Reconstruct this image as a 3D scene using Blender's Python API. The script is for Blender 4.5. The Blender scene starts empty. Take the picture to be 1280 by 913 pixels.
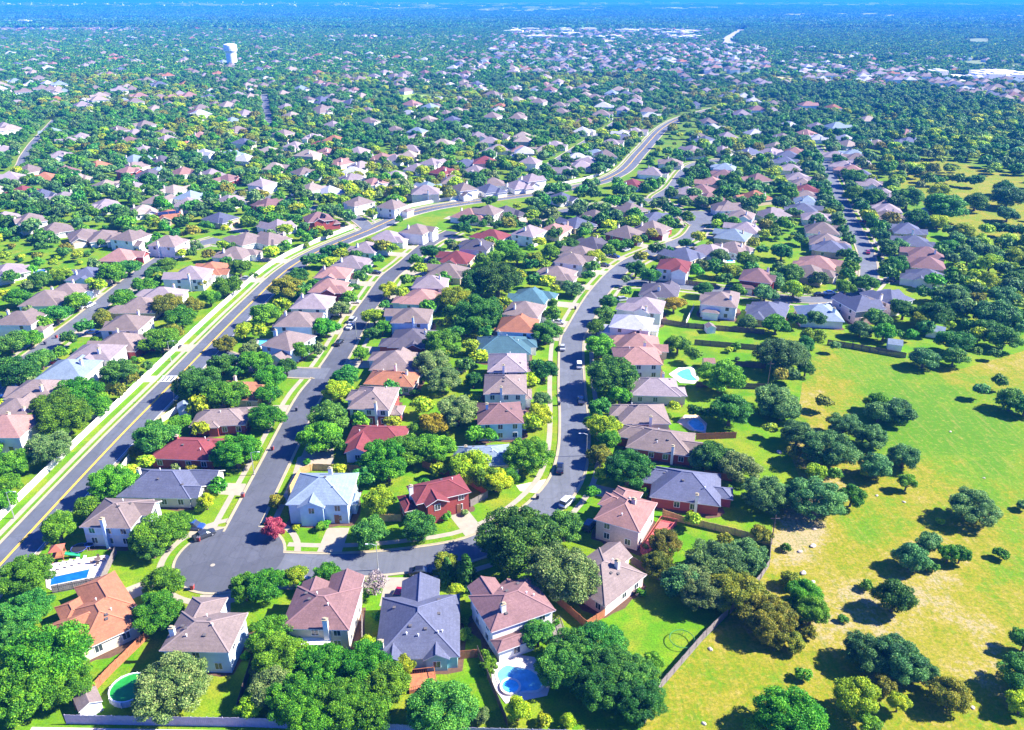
import bpy, bmesh, math, random, re
import numpy as np
from mathutils import Vector, Matrix
R = math.radians
rng = random.Random(7)
C = bpy.context.scene.collection
SC = bpy.context.scene

# ------------------------------------------------------------------ survey
# photo pixel (1280 wide) -> point of the flat ground; used only to read the map
F, CH, Y0, CX, CY = 985., 100., -4., 640., 456.5
P = math.atan((CY - Y0) / F)
def G(px, py, z=0.):
    u = (px - CX) / F; v = (py - CY) / F
    dy = math.cos(P) - v * math.sin(P); dz = -math.sin(P) - v * math.cos(P)
    t = (z - CH) / dz
    return (u * t, dy * t)
def PX(x, y, z=0.):
    dz = z - CH
    f = y * math.cos(P) - dz * math.sin(P); d = -y * math.sin(P) - dz * math.cos(P)
    return (CX + F * x / f, CY + F * d / f)
def scale_at(py): return (py - Y0) * math.cos(P) / CH

# ------------------------------------------------------------------ materials
MATS = {}
def nt(name):
    m = bpy.data.materials.new(name); m.use_nodes = True
    n = m.node_tree; b = n.nodes['Principled BSDF']
    return m, n, b
def N(n, typ, **kw):
    x = n.nodes.new(typ)
    for k, v in kw.items(): setattr(x, k, v)
    return x
def noise(n, scale, detail=4, rough=.6, co=None):
    x = N(n, 'ShaderNodeTexNoise'); x.inputs['Scale'].default_value = scale
    x.inputs['Detail'].default_value = detail; x.inputs['Roughness'].default_value = rough
    if co is not None: n.links.new(co, x.inputs['Vector'])
    return x.outputs['Fac']
def ramp(n, fac, stops):
    r = N(n, 'ShaderNodeValToRGB'); e = r.color_ramp.elements
    while len(e) < len(stops): e.new(.5)
    for i, (p, c) in enumerate(stops):
        e[i].position = p; e[i].color = (*c, 1)
    n.links.new(fac, r.inputs['Fac']); return r.outputs['Color']
def mix(n, fac, a, b, mode='MIX'):
    x = N(n, 'ShaderNodeMix', data_type='RGBA', blend_type=mode)
    for s, v in ((0, fac), (6, a), (7, b)):
        if isinstance(v, (int, float)): x.inputs[s].default_value = v
        elif isinstance(v, tuple): x.inputs[s].default_value = (*v, 1)
        else: n.links.new(v, x.inputs[s])
    return x.outputs[2]
def mapr(n, fac, a, b, c, d):
    x = N(n, 'ShaderNodeMapRange')
    for i, v in enumerate((a, b, c, d)): x.inputs[i + 1].default_value = v
    n.links.new(fac, x.inputs[0]); return x.outputs[0]
def objco(n): return N(n, 'ShaderNodeTexCoord').outputs['Object']
def worldpos(n): return N(n, 'ShaderNodeNewGeometry').outputs['Position']
def objrand(n): return N(n, 'ShaderNodeObjectInfo').outputs['Random']
def mul(c, k): return tuple(min(1, x * k) for x in c)

def plain(name, col, rough=.7, metal=0, var=.12, sc=2.5, spec=.3):
    if name in MATS: return MATS[name]
    m, n, b = nt(name)
    f = noise(n, sc, 5, .65, worldpos(n))
    c = ramp(n, f, [(.25, mul(col, 1 - var)), (.5, col), (.75, mul(col, 1 + var))])
    n.links.new(c, b.inputs['Base Color'])
    b.inputs['Roughness'].default_value = rough; b.inputs['Metallic'].default_value = metal
    b.inputs['Specular IOR Level'].default_value = spec
    MATS[name] = m; return m

def roof_mat(name, col):
    k = 'shingle_' + name
    if k in MATS: return MATS[k]
    m, n, b = nt(k)
    co = worldpos(n)
    f1 = noise(n, .55, 5, .7, co); f2 = noise(n, 7.0, 2, .6, co)
    c = ramp(n, f1, [(.25, mul(col, .66)), (.5, col), (.78, mul(col, 1.28))])
    f3 = noise(n, 2.6, 4, .75, co); c = mix(n, mapr(n, f3, .40, .66, 0, .65), c, mul(col, .58)); c = mix(n, mapr(n, f2, .35, .65, 0, .55), c, mul(col, .55))
    # courses of shingle rows follow the height
    sx = N(n, 'ShaderNodeSeparateXYZ'); n.links.new(co, sx.inputs[0])
    w = N(n, 'ShaderNodeMath', operation='FRACT'); w2 = N(n, 'ShaderNodeMath', operation='MULTIPLY')
    n.links.new(sx.outputs['Z'], w2.inputs[0]); w2.inputs[1].default_value = 3.2; n.links.new(w2.outputs[0], w.inputs[0])
    c = mix(n, mapr(n, w.outputs[0], .72, .95, 0, .28), c, mul(col, .5))
    hs = N(n, 'ShaderNodeHueSaturation'); n.links.new(c, hs.inputs['Color'])
    n.links.new(mapr(n, objrand(n), 0, 1, .86, 1.14), hs.inputs['Value'])
    n.links.new(hs.outputs[0], b.inputs['Base Color'])
    b.inputs['Roughness'].default_value = .88; b.inputs['Specular IOR Level'].default_value = .25
    bp = N(n, 'ShaderNodeBump'); bp.inputs['Strength'].default_value = .25; bp.inputs['Distance'].default_value = .05
    n.links.new(f2, bp.inputs['Height']); n.links.new(bp.outputs[0], b.inputs['Normal'])
    MATS[k] = m; return m

def brick_mat(name, col):
    k = 'masonry_' + name
    if k in MATS: return MATS[k]
    m, n, b = nt(k)
    bt = N(n, 'ShaderNodeTexBrick'); n.links.new(objco(n), bt.inputs['Vector'])
    mp = N(n, 'ShaderNodeMapping'); mp.inputs['Rotation'].default_value = (R(90), 0, R(20))
    n.links.new(objco(n), mp.inputs['Vector']); n.links.new(mp.outputs[0], bt.inputs['Vector'])
    bt.inputs['Scale'].default_value = 2.2
    bt.inputs['Color1'].default_value = (*mul(col, 1.12), 1); bt.inputs['Color2'].default_value = (*mul(col, .75), 1)
    bt.inputs['Mortar'].default_value = (*mul(col, .8), 1); bt.inputs['Mortar Size'].default_value = .015
    f = noise(n, .9, 4, .6, worldpos(n))
    c = mix(n, mapr(n, f, .3, .7, 0, .5), bt.outputs['Color'], mul(col, .85))
    n.links.new(c, b.inputs['Base Color']); b.inputs['Roughness'].default_value = .85
    MATS[k] = m; return m

def siding_mat(name, col):
    k = 'siding_' + name
    if k in MATS: return MATS[k]
    m, n, b = nt(k)
    sx = N(n, 'ShaderNodeSeparateXYZ'); n.links.new(worldpos(n), sx.inputs[0])
    w2 = N(n, 'ShaderNodeMath', operation='MULTIPLY'); n.links.new(sx.outputs['Z'], w2.inputs[0]); w2.inputs[1].default_value = 4.5
    w = N(n, 'ShaderNodeMath', operation='FRACT'); n.links.new(w2.outputs[0], w.inputs[0])
    f = noise(n, .8, 4, .6, worldpos(n))
    c = ramp(n, f, [(.3, mul(col, .88)), (.7, mul(col, 1.05))])
    c = mix(n, mapr(n, w.outputs[0], .8, .98, 0, .25), c, mul(col, .6))
    n.links.new(c, b.inputs['Base Color']); b.inputs['Roughness'].default_value = .6
    MATS[k] = m; return m

def foliage_mat(name, c1, c2, c3):
    k = 'foliage_' + name
    if k in MATS: return MATS[k]
    m, n, b = nt(k)
    at = N(n, 'ShaderNodeAttribute', attribute_name='tint')
    r = objrand(n)
    c = ramp(n, at.outputs['Fac'], [(0., c1), (.5, c2), (1., c3)])
    hs = N(n, 'ShaderNodeHueSaturation'); n.links.new(c, hs.inputs['Color'])
    n.links.new(mapr(n, r, 0, 1, .478, .522), hs.inputs['Hue'])
    mm = N(n, 'ShaderNodeMath', operation='FRACT'); m2 = N(n, 'ShaderNodeMath', operation='MULTIPLY')
    n.links.new(r, m2.inputs[0]); m2.inputs[1].default_value = 7.31; n.links.new(m2.outputs[0], mm.inputs[0])
    n.links.new(mapr(n, mm.outputs[0], 0, 1, .72, 1.28), hs.inputs['Value'])
    n.links.new(hs.outputs[0], b.inputs['Base Color'])
    b.inputs['Roughness'].default_value = .6; b.inputs['Specular IOR Level'].default_value = .25
    tr = N(n, 'ShaderNodeBsdfTranslucent'); n.links.new(hs.outputs[0], tr.inputs['Color'])
    ms = N(n, 'ShaderNodeMixShader'); ms.inputs[0].default_value = .22
    n.links.new(b.outputs[0], ms.inputs[1]); n.links.new(tr.outputs[0], ms.inputs[2])
    n.links.new(ms.outputs[0], n.nodes['Material Output'].inputs['Surface'])
    MATS[k] = m; return m

FOL = {
 'g': foliage_mat('mid_green', (.018, .10, .005), (.070, .25, .007), (.22, .45, .012)),
 'o': foliage_mat('dark_green', (.007, .066, .013), (.045, .195, .020), (.16, .37, .030)),
 'b': foliage_mat('blue_green', (.012, .066, .020), (.072, .21, .052), (.24, .42, .085)),
 'y': foliage_mat('yellow_green', (.08, .19, .004), (.27, .42, .006), (.56, .60, .010)),
 'v': foliage_mat('pale_olive', (.04, .11, .022), (.14, .25, .055), (.33, .41, .12)),
 'a': foliage_mat('olive_brown', (.05, .09, .008), (.18, .22, .012), (.42, .36, .02)),
 'Y': foliage_mat('gold', (.18, .16, .008), (.42, .31, .010), (.60, .40, .016)),
 'r': foliage_mat('crimson', (.20, .02, .04), (.44, .05, .08), (.58, .16, .14)),
 'p': foliage_mat('bare_twigs', (.18, .13, .13), (.32, .25, .26), (.48, .40, .38)),
 'c': foliage_mat('cypress_green', (.012, .07, .008), (.035, .14, .012), (.08, .24, .02)),
}
KIND = {'g': 'leafy green tree', 'o': 'dark green oak', 'b': 'blue-green live oak', 'y': 'yellow-green tree', 'v': 'pale olive tree',
        'a': 'olive-brown tree', 'Y': 'golden autumn tree', 'r': 'crimson autumn tree', 'p': 'pale bare-twigged tree', 'c': 'narrow dark cypress'}
NAME = {'g': 'leafy_tree', 'o': 'oak_tree', 'b': 'live_oak', 'y': 'elm_tree', 'v': 'olive_tree', 'a': 'autumn_tree', 'Y': 'autumn_tree', 'r': 'autumn_tree', 'p': 'bare_tree', 'c': 'cypress_tree'}
BARK = plain('bark', (.12, .09, .07), .9, var=.35, sc=3)

RC = dict(taupe=(.215, .165, .155), lilac=(.275, .225, .245), brown=(.205, .115, .115), redbrown=(.19, .045, .05), pink=(.30, .165, .145), orange=(.33, .135, .075),
          slate=(.105, .115, .180), bluegrey=(.21, .27, .34), teal=(.065, .145, .18), pale=(.42, .42, .47), beige=(.33, .265, .225), maroon=(.15, .04, .05), dark=(.095, .085, .11))
RN = dict(taupe='grey-brown', lilac='lilac-grey', brown='brown', redbrown='red', pink='pinkish', orange='orange', slate='slate-blue', bluegrey='pale blue-grey',
          teal='teal', pale='whitish', beige='beige', maroon='maroon', dark='charcoal')
WC = dict(white=(.78, .76, .72), cream=(.68, .60, .47), brick=(.34, .06, .05), pinkbrick=(.66, .49, .46), blue=(.50, .62, .74), tan=(.55, .42, .30), grey=(.55, .55, .58), turq=(.30, .55, .58))
def wall_mat(n):
    return brick_mat(n, WC[n]) if 'brick' in n or n == 'tan' else siding_mat(n, WC[n])
TRIM = plain('white_trim', (.78, .77, .75), .5, var=.05)
GLASS = plain('window_glass', (.035, .045, .06), .08, var=.3, spec=.8)
DOOR = plain('door_wood', (.22, .10, .05), .5)
CONC = plain('concrete', (.30, .265, .205), .85, var=.14, sc=.6)
CONC2 = plain('kerb_concrete', (.33, .28, .185), .85, var=.14, sc=.7)
GARAGE = plain('garage_panel', (.66, .62, .58), .5, var=.05)
WOOD_D = plain('fence_wood_dark', (.12, .085, .075), .85, var=.3, sc=1.8)
WOOD_R = plain('fence_wood_red', (.36, .13, .06), .8, var=.3, sc=1.8)
WOOD_L = plain('fence_wood_gold', (.55, .34, .14), .8, var=.3, sc=1.8)
WOOD_G = plain('fence_wood_grey', (.20, .17, .16), .85, var=.25, sc=1.8)
STONE_W = plain('wall_stone_white', (.60, .57, .54), .8, var=.12, sc=1.5)
BLACK = plain('black_rubber', (.02, .02, .022), .6)
METAL = plain('galvanised', (.55, .56, .58), .35, .7, var=.06)

# ------------------------------------------------------------------ mesh helpers
class MB:
    def __init__(s): s.v = []; s.f = []; s.m = []
    def quad(s, pts, mi=0):
        i = len(s.v); s.v += [tuple(p) for p in pts]; s.f.append(tuple(range(i, i + len(pts)))); s.m.append(mi)
    def solid(s, verts, faces, mi=0):
        i = len(s.v); s.v += [tuple(p) for p in verts]
        for f in faces: s.f.append(tuple(i + k for k in f)); s.m.append(mi)
    def box(s, x0, x1, y0, y1, z0, z1, mi=0, M=None):
        p = [(x0, y0, z0), (x1, y0, z0), (x1, y1, z0), (x0, y1, z0), (x0, y0, z1), (x1, y0, z1), (x1, y1, z1), (x0, y1, z1)]
        if M is not None: p = [tuple(M @ Vector(q)) for q in p]
        s.solid(p, [(3, 2, 1, 0), (4, 5, 6, 7), (0, 1, 5, 4), (1, 2, 6, 5), (2, 3, 7, 6), (3, 0, 4, 7)], mi)
    def bar(s, a, b, w, h, mi=0):
        a = Vector(a); b = Vector(b); d = (b - a).normalized()
        up = Vector((0, 0, 1)) if abs(d.z) < .95 else Vector((1, 0, 0))
        sx = d.cross(up).normalized() * w / 2; u = sx.cross(d).normalized() * h / 2
        p = [a - sx - u, a + sx - u, a + sx + u, a - sx + u, b - sx - u, b + sx - u, b + sx + u, b - sx + u]
        s.solid(p, [(0, 1, 2, 3), (7, 6, 5, 4), (0, 4, 5, 1), (1, 5, 6, 2), (2, 6, 7, 3), (3, 7, 4, 0)], mi)
    def tube(s, a, b, r0, r1, n=8, mi=0, cap=True):
        a = Vector(a); b = Vector(b); d = (b - a).normalized()
        up = Vector((0, 0, 1)) if abs(d.z) < .95 else Vector((1, 0, 0))
        x = d.cross(up).normalized(); y = d.cross(x).normalized()
        ring = lambda c, r: [c + (x * math.cos(k * 2 * math.pi / n) + y * math.sin(k * 2 * math.pi / n)) * r for k in range(n)]
        v = ring(a, r0) + ring(b, r1)
        f = [(k, (k + 1) % n, n + (k + 1) % n, n + k) for k in range(n)]
        if cap: f += [tuple(range(n - 1, -1, -1)), tuple(range(n, 2 * n))]
        s.solid(v, f, mi)
    def prism(s, poly, z0, z1, mi=0):
        n = len(poly)
        v = [(x, y, z0) for x, y in poly] + [(x, y, z1) for x, y in poly]
        f = [(k, (k + 1) % n, n + (k + 1) % n, n + k) for k in range(n)] + [tuple(range(n - 1, -1, -1)), tuple(range(n, 2 * n))]
        s.solid(v, f, mi)
    def mesh(s, name, mats):
        me = bpy.data.meshes.new(name); me.from_pydata(s.v, [], s.f)
        for m in (mats if isinstance(mats, (list, tuple)) else [mats]): me.materials.append(m)
        if any(s.m): me.polygons.foreach_set('material_index', s.m)
        me.update(); return me
    def build(s, name, mats, parent=None, **kw):
        return link(name, s.mesh(name, mats), parent, **kw)
def link(name, me, parent=None, loc=(0, 0, 0), rz=0., scale=(1, 1, 1)):
    o = bpy.data.objects.new(name, me); C.objects.link(o)
    o.location = loc; o.rotation_euler = (0, 0, rz); o.scale = scale
    if parent is not None: o.parent = parent
    return o
def thing(name, label, cat, loc=(0, 0, 0), rz=0., group=None, me=None):
    o = link(name, me, None, loc, rz); return tag(o, label, cat, group)
def tag(o, label, cat, group=None, kind=None):
    if label: o['label'] = label
    if cat: o['category'] = cat
    if group: o['group'] = group
    if kind: o['kind'] = kind
    return o
def struct(o, kind='structure'): o['kind'] = kind; return o
ORD = ['first', 'second', 'third', 'fourth', 'fifth', 'sixth', 'seventh', 'eighth', 'ninth', 'tenth', 'eleventh', 'twelfth', 'thirteenth', 'fourteenth', 'fifteenth',
       'sixteenth', 'seventeenth', 'eighteenth', 'nineteenth', 'twentieth']
def ordn(i): return ORD[i] if i < 20 else {2: 'twenty-', 3: 'thirty-', 4: 'forty-', 5: 'fifty-', 6: 'sixty-', 7: 'seventy-', 8: 'eighty-', 9: 'ninety-'}[min(9, (i + 1) // 10)] + (ORD[(i + 1) % 10 - 1] if (i + 1) % 10 else 'last')

# ------------------------------------------------------------------ roads
def smooth(pts, step=2.5):
    out = []
    p = [np.array(q, float) for q in pts]
    p = [2 * p[0] - p[1]] + p + [2 * p[-1] - p[-2]]
    for i in range(1, len(p) - 2):
        n = max(2, int(np.linalg.norm(p[i + 1] - p[i]) / step))
        for k in range(n):
            t = k / n
            out.append(.5 * ((2 * p[i]) + (p[i + 1] - p[i - 1]) * t + (2 * p[i - 1] - 5 * p[i] + 4 * p[i + 1] - p[i + 2]) * t * t + (3 * p[i] - p[i - 1] - 3 * p[i + 1] + p[i + 2]) * t ** 3))
    out.append(p[-2]); return np.array(out)
ROADS = []
def road(key, desc, hw, px=None, pts=None, walk=True):
    g = pts if pts is not None else [G(*q) for q in px]
    s = smooth(g); t = np.gradient(s, axis=0); t /= np.linalg.norm(t, axis=1)[:, None]
    nrm = np.stack([-t[:, 1], t[:, 0]], 1)   # left of travel
    ROADS.append(dict(key=key, desc=desc, hw=hw, s=s, n=nrm, t=t, walk=walk)); return ROADS[-1]
R1 = road('R1', 'main road', 4.9, pts=[(-98.9, 55), (-98.9, 110), (-97.9, 166), (-96.4, 200), (-93.4, 266), (-87.9, 316), (-68.5, 361), (-41.5, 407), (35, 455), (67, 496), (92, 572), (128, 685), (165, 760), (230, 840), (330, 900)], walk=False)
S1 = road('S1', 'left street', 3.7, pts=[(-56, 124), (-56, 146), (-56, 160), (-56, 191), (-54.5, 205), (-53, 225), (-52, 254), (-50.5, 272), (-48.5, 295), (-44, 313), (-37, 342), (-28, 362)])
S2 = road('S2', 'central street', 3.9, pts=[(-56, 123), (-33, 122), (-14, 125), (-5, 129), (2, 135), (8, 143), (12.3, 152), (15, 165), (16.3, 182), (17, 201), (19, 230), (22, 243), (33, 279), (48, 313), (67, 336), (81, 352), (90, 373)])
S3 = road('S3', 'outer left street', 3.7, pts=[(-147, 120), (-147, 196), (-147, 231), (-147, 254), (-148, 281), (-148, 313), (-145, 333), (-134, 350)])
S5 = road('S5', 'link road', 3.7, pts=[(-54, 208), (-66, 209), (-80, 215), (-94, 224)], walk=False)
S6 = road('S6', 'far right street', 3.7, pts=[(128, 277), (134, 285), (141, 297), (154, 333), (169, 391), (183, 441), (198, 496), (210, 536), (225, 600)])
S7 = road('S7', 'cross street', 3.7, pts=[(36, 287), (48, 289), (64, 285), (88, 277), (105, 270), (118, 272), (128, 277)])
S4 = road('S4', 'bend street', 3.7, px=[(872, 282), (848, 266), (822, 250), (840, 235), (857, 213), (875, 204), (920, 198)])
S8 = road('S8', 'junction street', 3.7, px=[(463, 287), (440, 271), (400, 263), (370, 256), (335, 246), (290, 240)])
S9 = road('S9', 'upper side street', 3.7, px=[(815, 250), (772, 254), (735, 259), (700, 265)])
S10 = road('S10', 'pale upper street', 3.7, px=[(660, 222), (690, 205), (720, 186), (755, 164), (775, 150)])
S11 = road('S11', 'top left bend', 3.7, px=[(-20, 235), (22, 212), (32, 195), (44, 178), (58, 163), (70, 150)])
S12 = road('S12', 'straight far street', 3.7, px=[(338, 160), (335, 148), (332, 133), (330, 118)])
S13 = road('S13', 'upper left street', 3.7, px=[(225, 312), (262, 303), (285, 303), (312, 296)])
RS = np.concatenate([r['s'] for r in ROADS]); RI = np.concatenate([np.full(len(r['s']), i) for i, r in enumerate(ROADS)])
RHW = np.array([r['hw'] for r in ROADS])[RI]
BULB = (-55.5, 124.5, 10.6); BULB2 = (*G(880, 272), 13.)
def near_road(x, y):
    d = np.hypot(RS[:, 0] - x, RS[:, 1] - y); i = int(np.argmin(d)); return d[i], RI[i], i
def road_gap(x, y):
    d = (np.hypot(RS[:, 0] - x, RS[:, 1] - y) - RHW).min()
    for b in (BULB, BULB2): d = min(d, math.hypot(x - b[0], y - b[1]) - b[2])
    return d
def clear_of_others(i, x, y, m):
    for j, r in enumerate(ROADS):
        if j != i and (np.hypot(r['s'][:, 0] - x, r['s'][:, 1] - y)).min() < r['hw'] + m: return False
    for b in (BULB, BULB2):
        if math.hypot(x - b[0], y - b[1]) < b[2] + m: return False
    return True

def asphalt(name, col):
    m, n, b = nt(name); co = worldpos(n)
    f = noise(n, .25, 6, .7, co); g = noise(n, 9., 3, .7, co)
    c = ramp(n, f, [(.25, mul(col, .72)), (.5, col), (.8, mul(col, 1.3))])
    c = mix(n, mapr(n, g, .3, .7, 0, .35), c, mul(col, 1.35))
    # tyre-worn streaks, long along the lanes
    mp = N(n, 'ShaderNodeMapping'); mp.inputs['Scale'].default_value = (1.3, .03, 1); n.links.new(co, mp.inputs['Vector'])
    s = noise(n, 1., 3, .6, mp.outputs[0]); c = mix(n, mapr(n, s, .45, .7, 0, .4), c, mul(col, .7))
    vo = N(n, 'ShaderNodeTexVoronoi', feature='DISTANCE_TO_EDGE'); vo.inputs['Scale'].default_value = .16
    wv = N(n, 'ShaderNodeVectorMath', operation='ADD'); nz = N(n, 'ShaderNodeTexNoise'); nz.inputs['Scale'].default_value = .5; n.links.new(co, nz.inputs['Vector']); sc2 = N(n, 'ShaderNodeVectorMath', operation='SCALE'); sc2.inputs['Scale'].default_value = 2.5
    n.links.new(nz.outputs['Color'], sc2.inputs[0]); n.links.new(co, wv.inputs[0]); n.links.new(sc2.outputs[0], wv.inputs[1]); n.links.new(wv.outputs[0], vo.inputs['Vector'])
    c = mix(n, mapr(n, vo.outputs['Distance'], .008, .022, .3, 0), c, mul(col, .45))
    pt = N(n, 'ShaderNodeTexVoronoi'); pt.inputs['Scale'].default_value = .07; n.links.new(co, pt.inputs['Vector']); sp = N(n, 'ShaderNodeSeparateColor'); n.links.new(pt.outputs['Color'], sp.inputs[0])
    c = mix(n, mapr(n, sp.outputs[0], .7, .72, 0, .3), c, mul(col, .7))
    n.links.new(c, b.inputs['Base Color']); b.inputs['Roughness'].default_value = .8; b.inputs['Specular IOR Level'].default_value = .3
    return m
A_OLD = asphalt('asphalt_grey', (.108, .116, .138)); A_NEW = asphalt('asphalt_dark', (.074, .079, .098)); A_MAIN = asphalt('asphalt_main', (.090, .100, .125))
YEL = plain('road_yellow', (.85, .50, .02), .7, var=.15); WHT = plain('road_white', (.75, .75, .75), .7, var=.12)

def ribbon(r, o0, o1, z, name, mat, i=None, margin=None, z1=None):
    mb = MB(); s, n = r['s'], r['n']
    for k in range(len(s) - 1):
        if margin is not None:
            c = (s[k] + s[k + 1]) / 2 + n[k] * (o0 + o1) / 2
            if not clear_of_others(i, c[0], c[1], margin): continue
        a, b, c, d = s[k] + n[k] * o0, s[k] + n[k] * o1, s[k + 1] + n[k + 1] * o1, s[k + 1] + n[k + 1] * o0
        if z1 is None: mb.quad([(*a, z), (*d, z), (*c, z), (*b, z)])
        else:
            p = [(*q, z) for q in (a, d, c, b)] + [(*q, z1) for q in (a, d, c, b)]
            mb.solid(p, [(4, 5, 6, 7), (0, 1, 5, 4), (1, 2, 6, 5), (2, 3, 7, 6), (3, 0, 4, 7)])
    return struct(mb.build(name, mat)) if mb.f else None
def disc(name, c, r, z, mat, n=40):
    mb = MB(); mb.quad([(c[0] + r * math.cos(k * 2 * math.pi / n), c[1] + r * math.sin(k * 2 * math.pi / n), z) for k in range(n)])
    return struct(mb.build(name, mat))
for i, r in enumerate(ROADS):
    ribbon(r, -r['hw'], r['hw'], .03 + .004 * i, 'road', A_MAIN if r is R1 else A_NEW if r is S1 else A_OLD)
    for sd in (-1, 1):
        ribbon(r, *(sorted((sd * (r['hw'] - .02), sd * (r['hw'] - .5)))), .10, 'gutter', CONC2, i, -.3)
        ribbon(r, *(sorted((sd * r['hw'], sd * (r['hw'] + .18)))), 0., 'kerb', CONC2, i, .1, z1=.16)
        if r['walk'] and r['s'][:, 1].min() < 420:
            ribbon(r, *(sorted((sd * (r['hw'] + 1.7), sd * (r['hw'] + 3.0)))), .018, 'sidewalk', CONC, i, .2)
disc('road', BULB, BULB[2], .095, A_NEW); disc('road', BULB2, BULB2[2], .10, A_OLD)
def ring(name, c, r0, r1, z, mat, i=None):
    mb = MB(); n = 48
    for k in range(n):
        a0, a1 = k * 2 * math.pi / n, (k + 1) * 2 * math.pi / n; am = (a0 + a1) / 2
        x, y = c[0] + (r0 + r1) / 2 * math.cos(am), c[1] + (r0 + r1) / 2 * math.sin(am)
        if (np.hypot(RS[:, 0] - x, RS[:, 1] - y) - RHW).min() < -.2: continue
        q = lambda rr, a: (c[0] + rr * math.cos(a), c[1] + rr * math.sin(a), z)
        mb.quad([q(r0, a0), q(r1, a0), q(r1, a1), q(r0, a1)])
    return struct(mb.build(name, mat))
for b in (BULB, BULB2):
    ring('kerb', b, b[2] - .4, b[2] + .15, .104, CONC2); ring('sidewalk', b, b[2] + 1.7, b[2] + 3.0, .019, CONC)
# main road: lane paint, verges' footway
ribbon(R1, .35, .52, .105, 'road_marking', YEL); ribbon(R1, .68, .85, .105, 'road_marking', YEL)
ribbon(R1, 6.0, 7.25, .019, 'sidewalk', CONC, 0, .2)
def dashes(r, o, z, on, off, y0, y1):
    mb = MB(); k = 0
    while k < len(r['s']) - 2:
        if y0 < r['s'][k][1] < y1:
            a, b = r['s'][k] + r['n'][k] * o, r['s'][k + 1] + r['n'][k + 1] * o; w = r['n'][k] * .07
            mb.quad([(*(a - w), z), (*(b - w), z), (*(b + w), z), (*(a + w), z)])
        k += on + off
    return struct(mb.build('road_marking', WHT))
dashes(R1, -4.2, .105, 1, 0, 55, 420)
mb = MB()                                   # ladder crosswalk
y = G(212, 474)[1]
for k in range(7):
    x = -101.4 + k * 1.22; mb.quad([(x, y - 1.6, .108), (x + .6, y - 1.6, .108), (x + .6, y + 1.6, .108), (x, y + 1.6, .108)])
mb.quad([(-101.6, y - 1.9, .108), (-92.6, y - 1.9, .108), (-92.6, y - 1.65, .108), (-101.6, y - 1.65, .108)])
mb.quad([(-101.6, y + 1.65, .108), (-92.6, y + 1.65, .108), (-92.6, y + 1.9, .108), (-101.6, y + 1.9, .108)])
struct(mb.build('crosswalk', WHT))
mb = MB(); mb.quad([(x, y_, .024) for x, y_ in [(-106.8, y - 2), (-102.4, y - 2), (-102.4, y + 2), (-106.8, y + 2)]]); struct(mb.build('sidewalk', plain('ramp_pink', (.62, .42, .36), .8)))
mcx, mcy = G(266, 707); mb = MB(); mb.quad([(mcx + .45 * math.cos(a), mcy + .45 * math.sin(a), .101) for a in [k * math.pi / 8 for k in range(16)]]); struct(mb.build('road_manhole', CONC))

def sheet(name, px, z, mat):
    g = [G(*p) for p in px]
    a = sum(g[i][0] * g[(i + 1) % len(g)][1] - g[(i + 1) % len(g)][0] * g[i][1] for i in range(len(g)))
    if a < 0: g = g[::-1]
    mb = MB(); mb.quad([(*p, z) for p in g]); return struct(mb.build(name, mat))
TANP = plain('driveway_tan', (.62, .47, .34), .85, var=.15, sc=.6)
for px, m in [([(150, 738), (190, 722), (196, 738), (172, 746), (160, 752)], CONC), ([(262, 603), (308, 605), (303, 620), (258, 617)], CONC),
              ([(236, 672), (238, 657), (285, 659), (284, 668), (262, 675)], CONC), ([(409, 660), (437, 660), (424, 700), (392, 700)], CONC),
              ([(562, 645), (586, 639), (609, 668), (586, 676)], CONC), ([(372, 572), (417, 558), (417, 582), (366, 592)], CONC),
              ([(482, 722), (514, 722), (500, 756), (474, 758)], CONC), ([(425, 720), (454, 720), (448, 742), (428, 742)], CONC),
              ([(250, 744), (289, 740), (288, 768), (252, 768)], CONC), ([(738, 604), (772, 612), (765, 624), (735, 618)], CONC),
              ([(645, 607), (692, 597), (678, 618), (650, 614)], TANP), ([(336, 507), (380, 506), (374, 515), (338, 515)], CONC)]:
    sheet('driveway', px, .012, m)
sheet('sidewalk', [(40, 909), (330, 914), (330, 930), (30, 925)], .012, plain('path_pink', (.58, .46, .42), .85))

# ------------------------------------------------------------------ ground
def ground_mat():
    m, n, b = nt('lawn'); co = worldpos(n)
    a = noise(n, .045, 5, .65, co); f = noise(n, .35, 4, .7, co); g = noise(n, 3.2, 3, .7, co)
    c = ramp(n, a, [(.30, (.05, .20, .003)), (.46, (.10, .26, .004)), (.60, (.18, .27, .006)), (.74, (.28, .25, .03))])
    b2 = noise(n, .11, 5, .7, co); c = mix(n, mapr(n, b2, .47, .64, 0, .85), c, (.27, .26, .02)); c = mix(n, mapr(n, b2, .45, .28, 0, .6), c, (.05, .17, .006))
    c = mix(n, mapr(n, f, .42, .7, 0, .6), c, (.07, .16, .008))
    c = mix(n, mapr(n, g, .42, .66, 0, .7), c, (.04, .10, .005))
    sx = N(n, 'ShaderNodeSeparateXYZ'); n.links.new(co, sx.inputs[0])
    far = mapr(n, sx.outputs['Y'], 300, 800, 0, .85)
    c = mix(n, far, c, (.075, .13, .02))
    n.links.new(c, b.inputs['Base Color']); b.inputs['Roughness'].default_value = .95; b.inputs['Specular IOR Level'].default_value = .1
    return m
mb = MB(); mb.quad([(-40000, -600, 0), (40000, -600, 0), (40000, 45000, 0), (-40000, 45000, 0)])
struct(mb.build('ground', ground_mat()))

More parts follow.
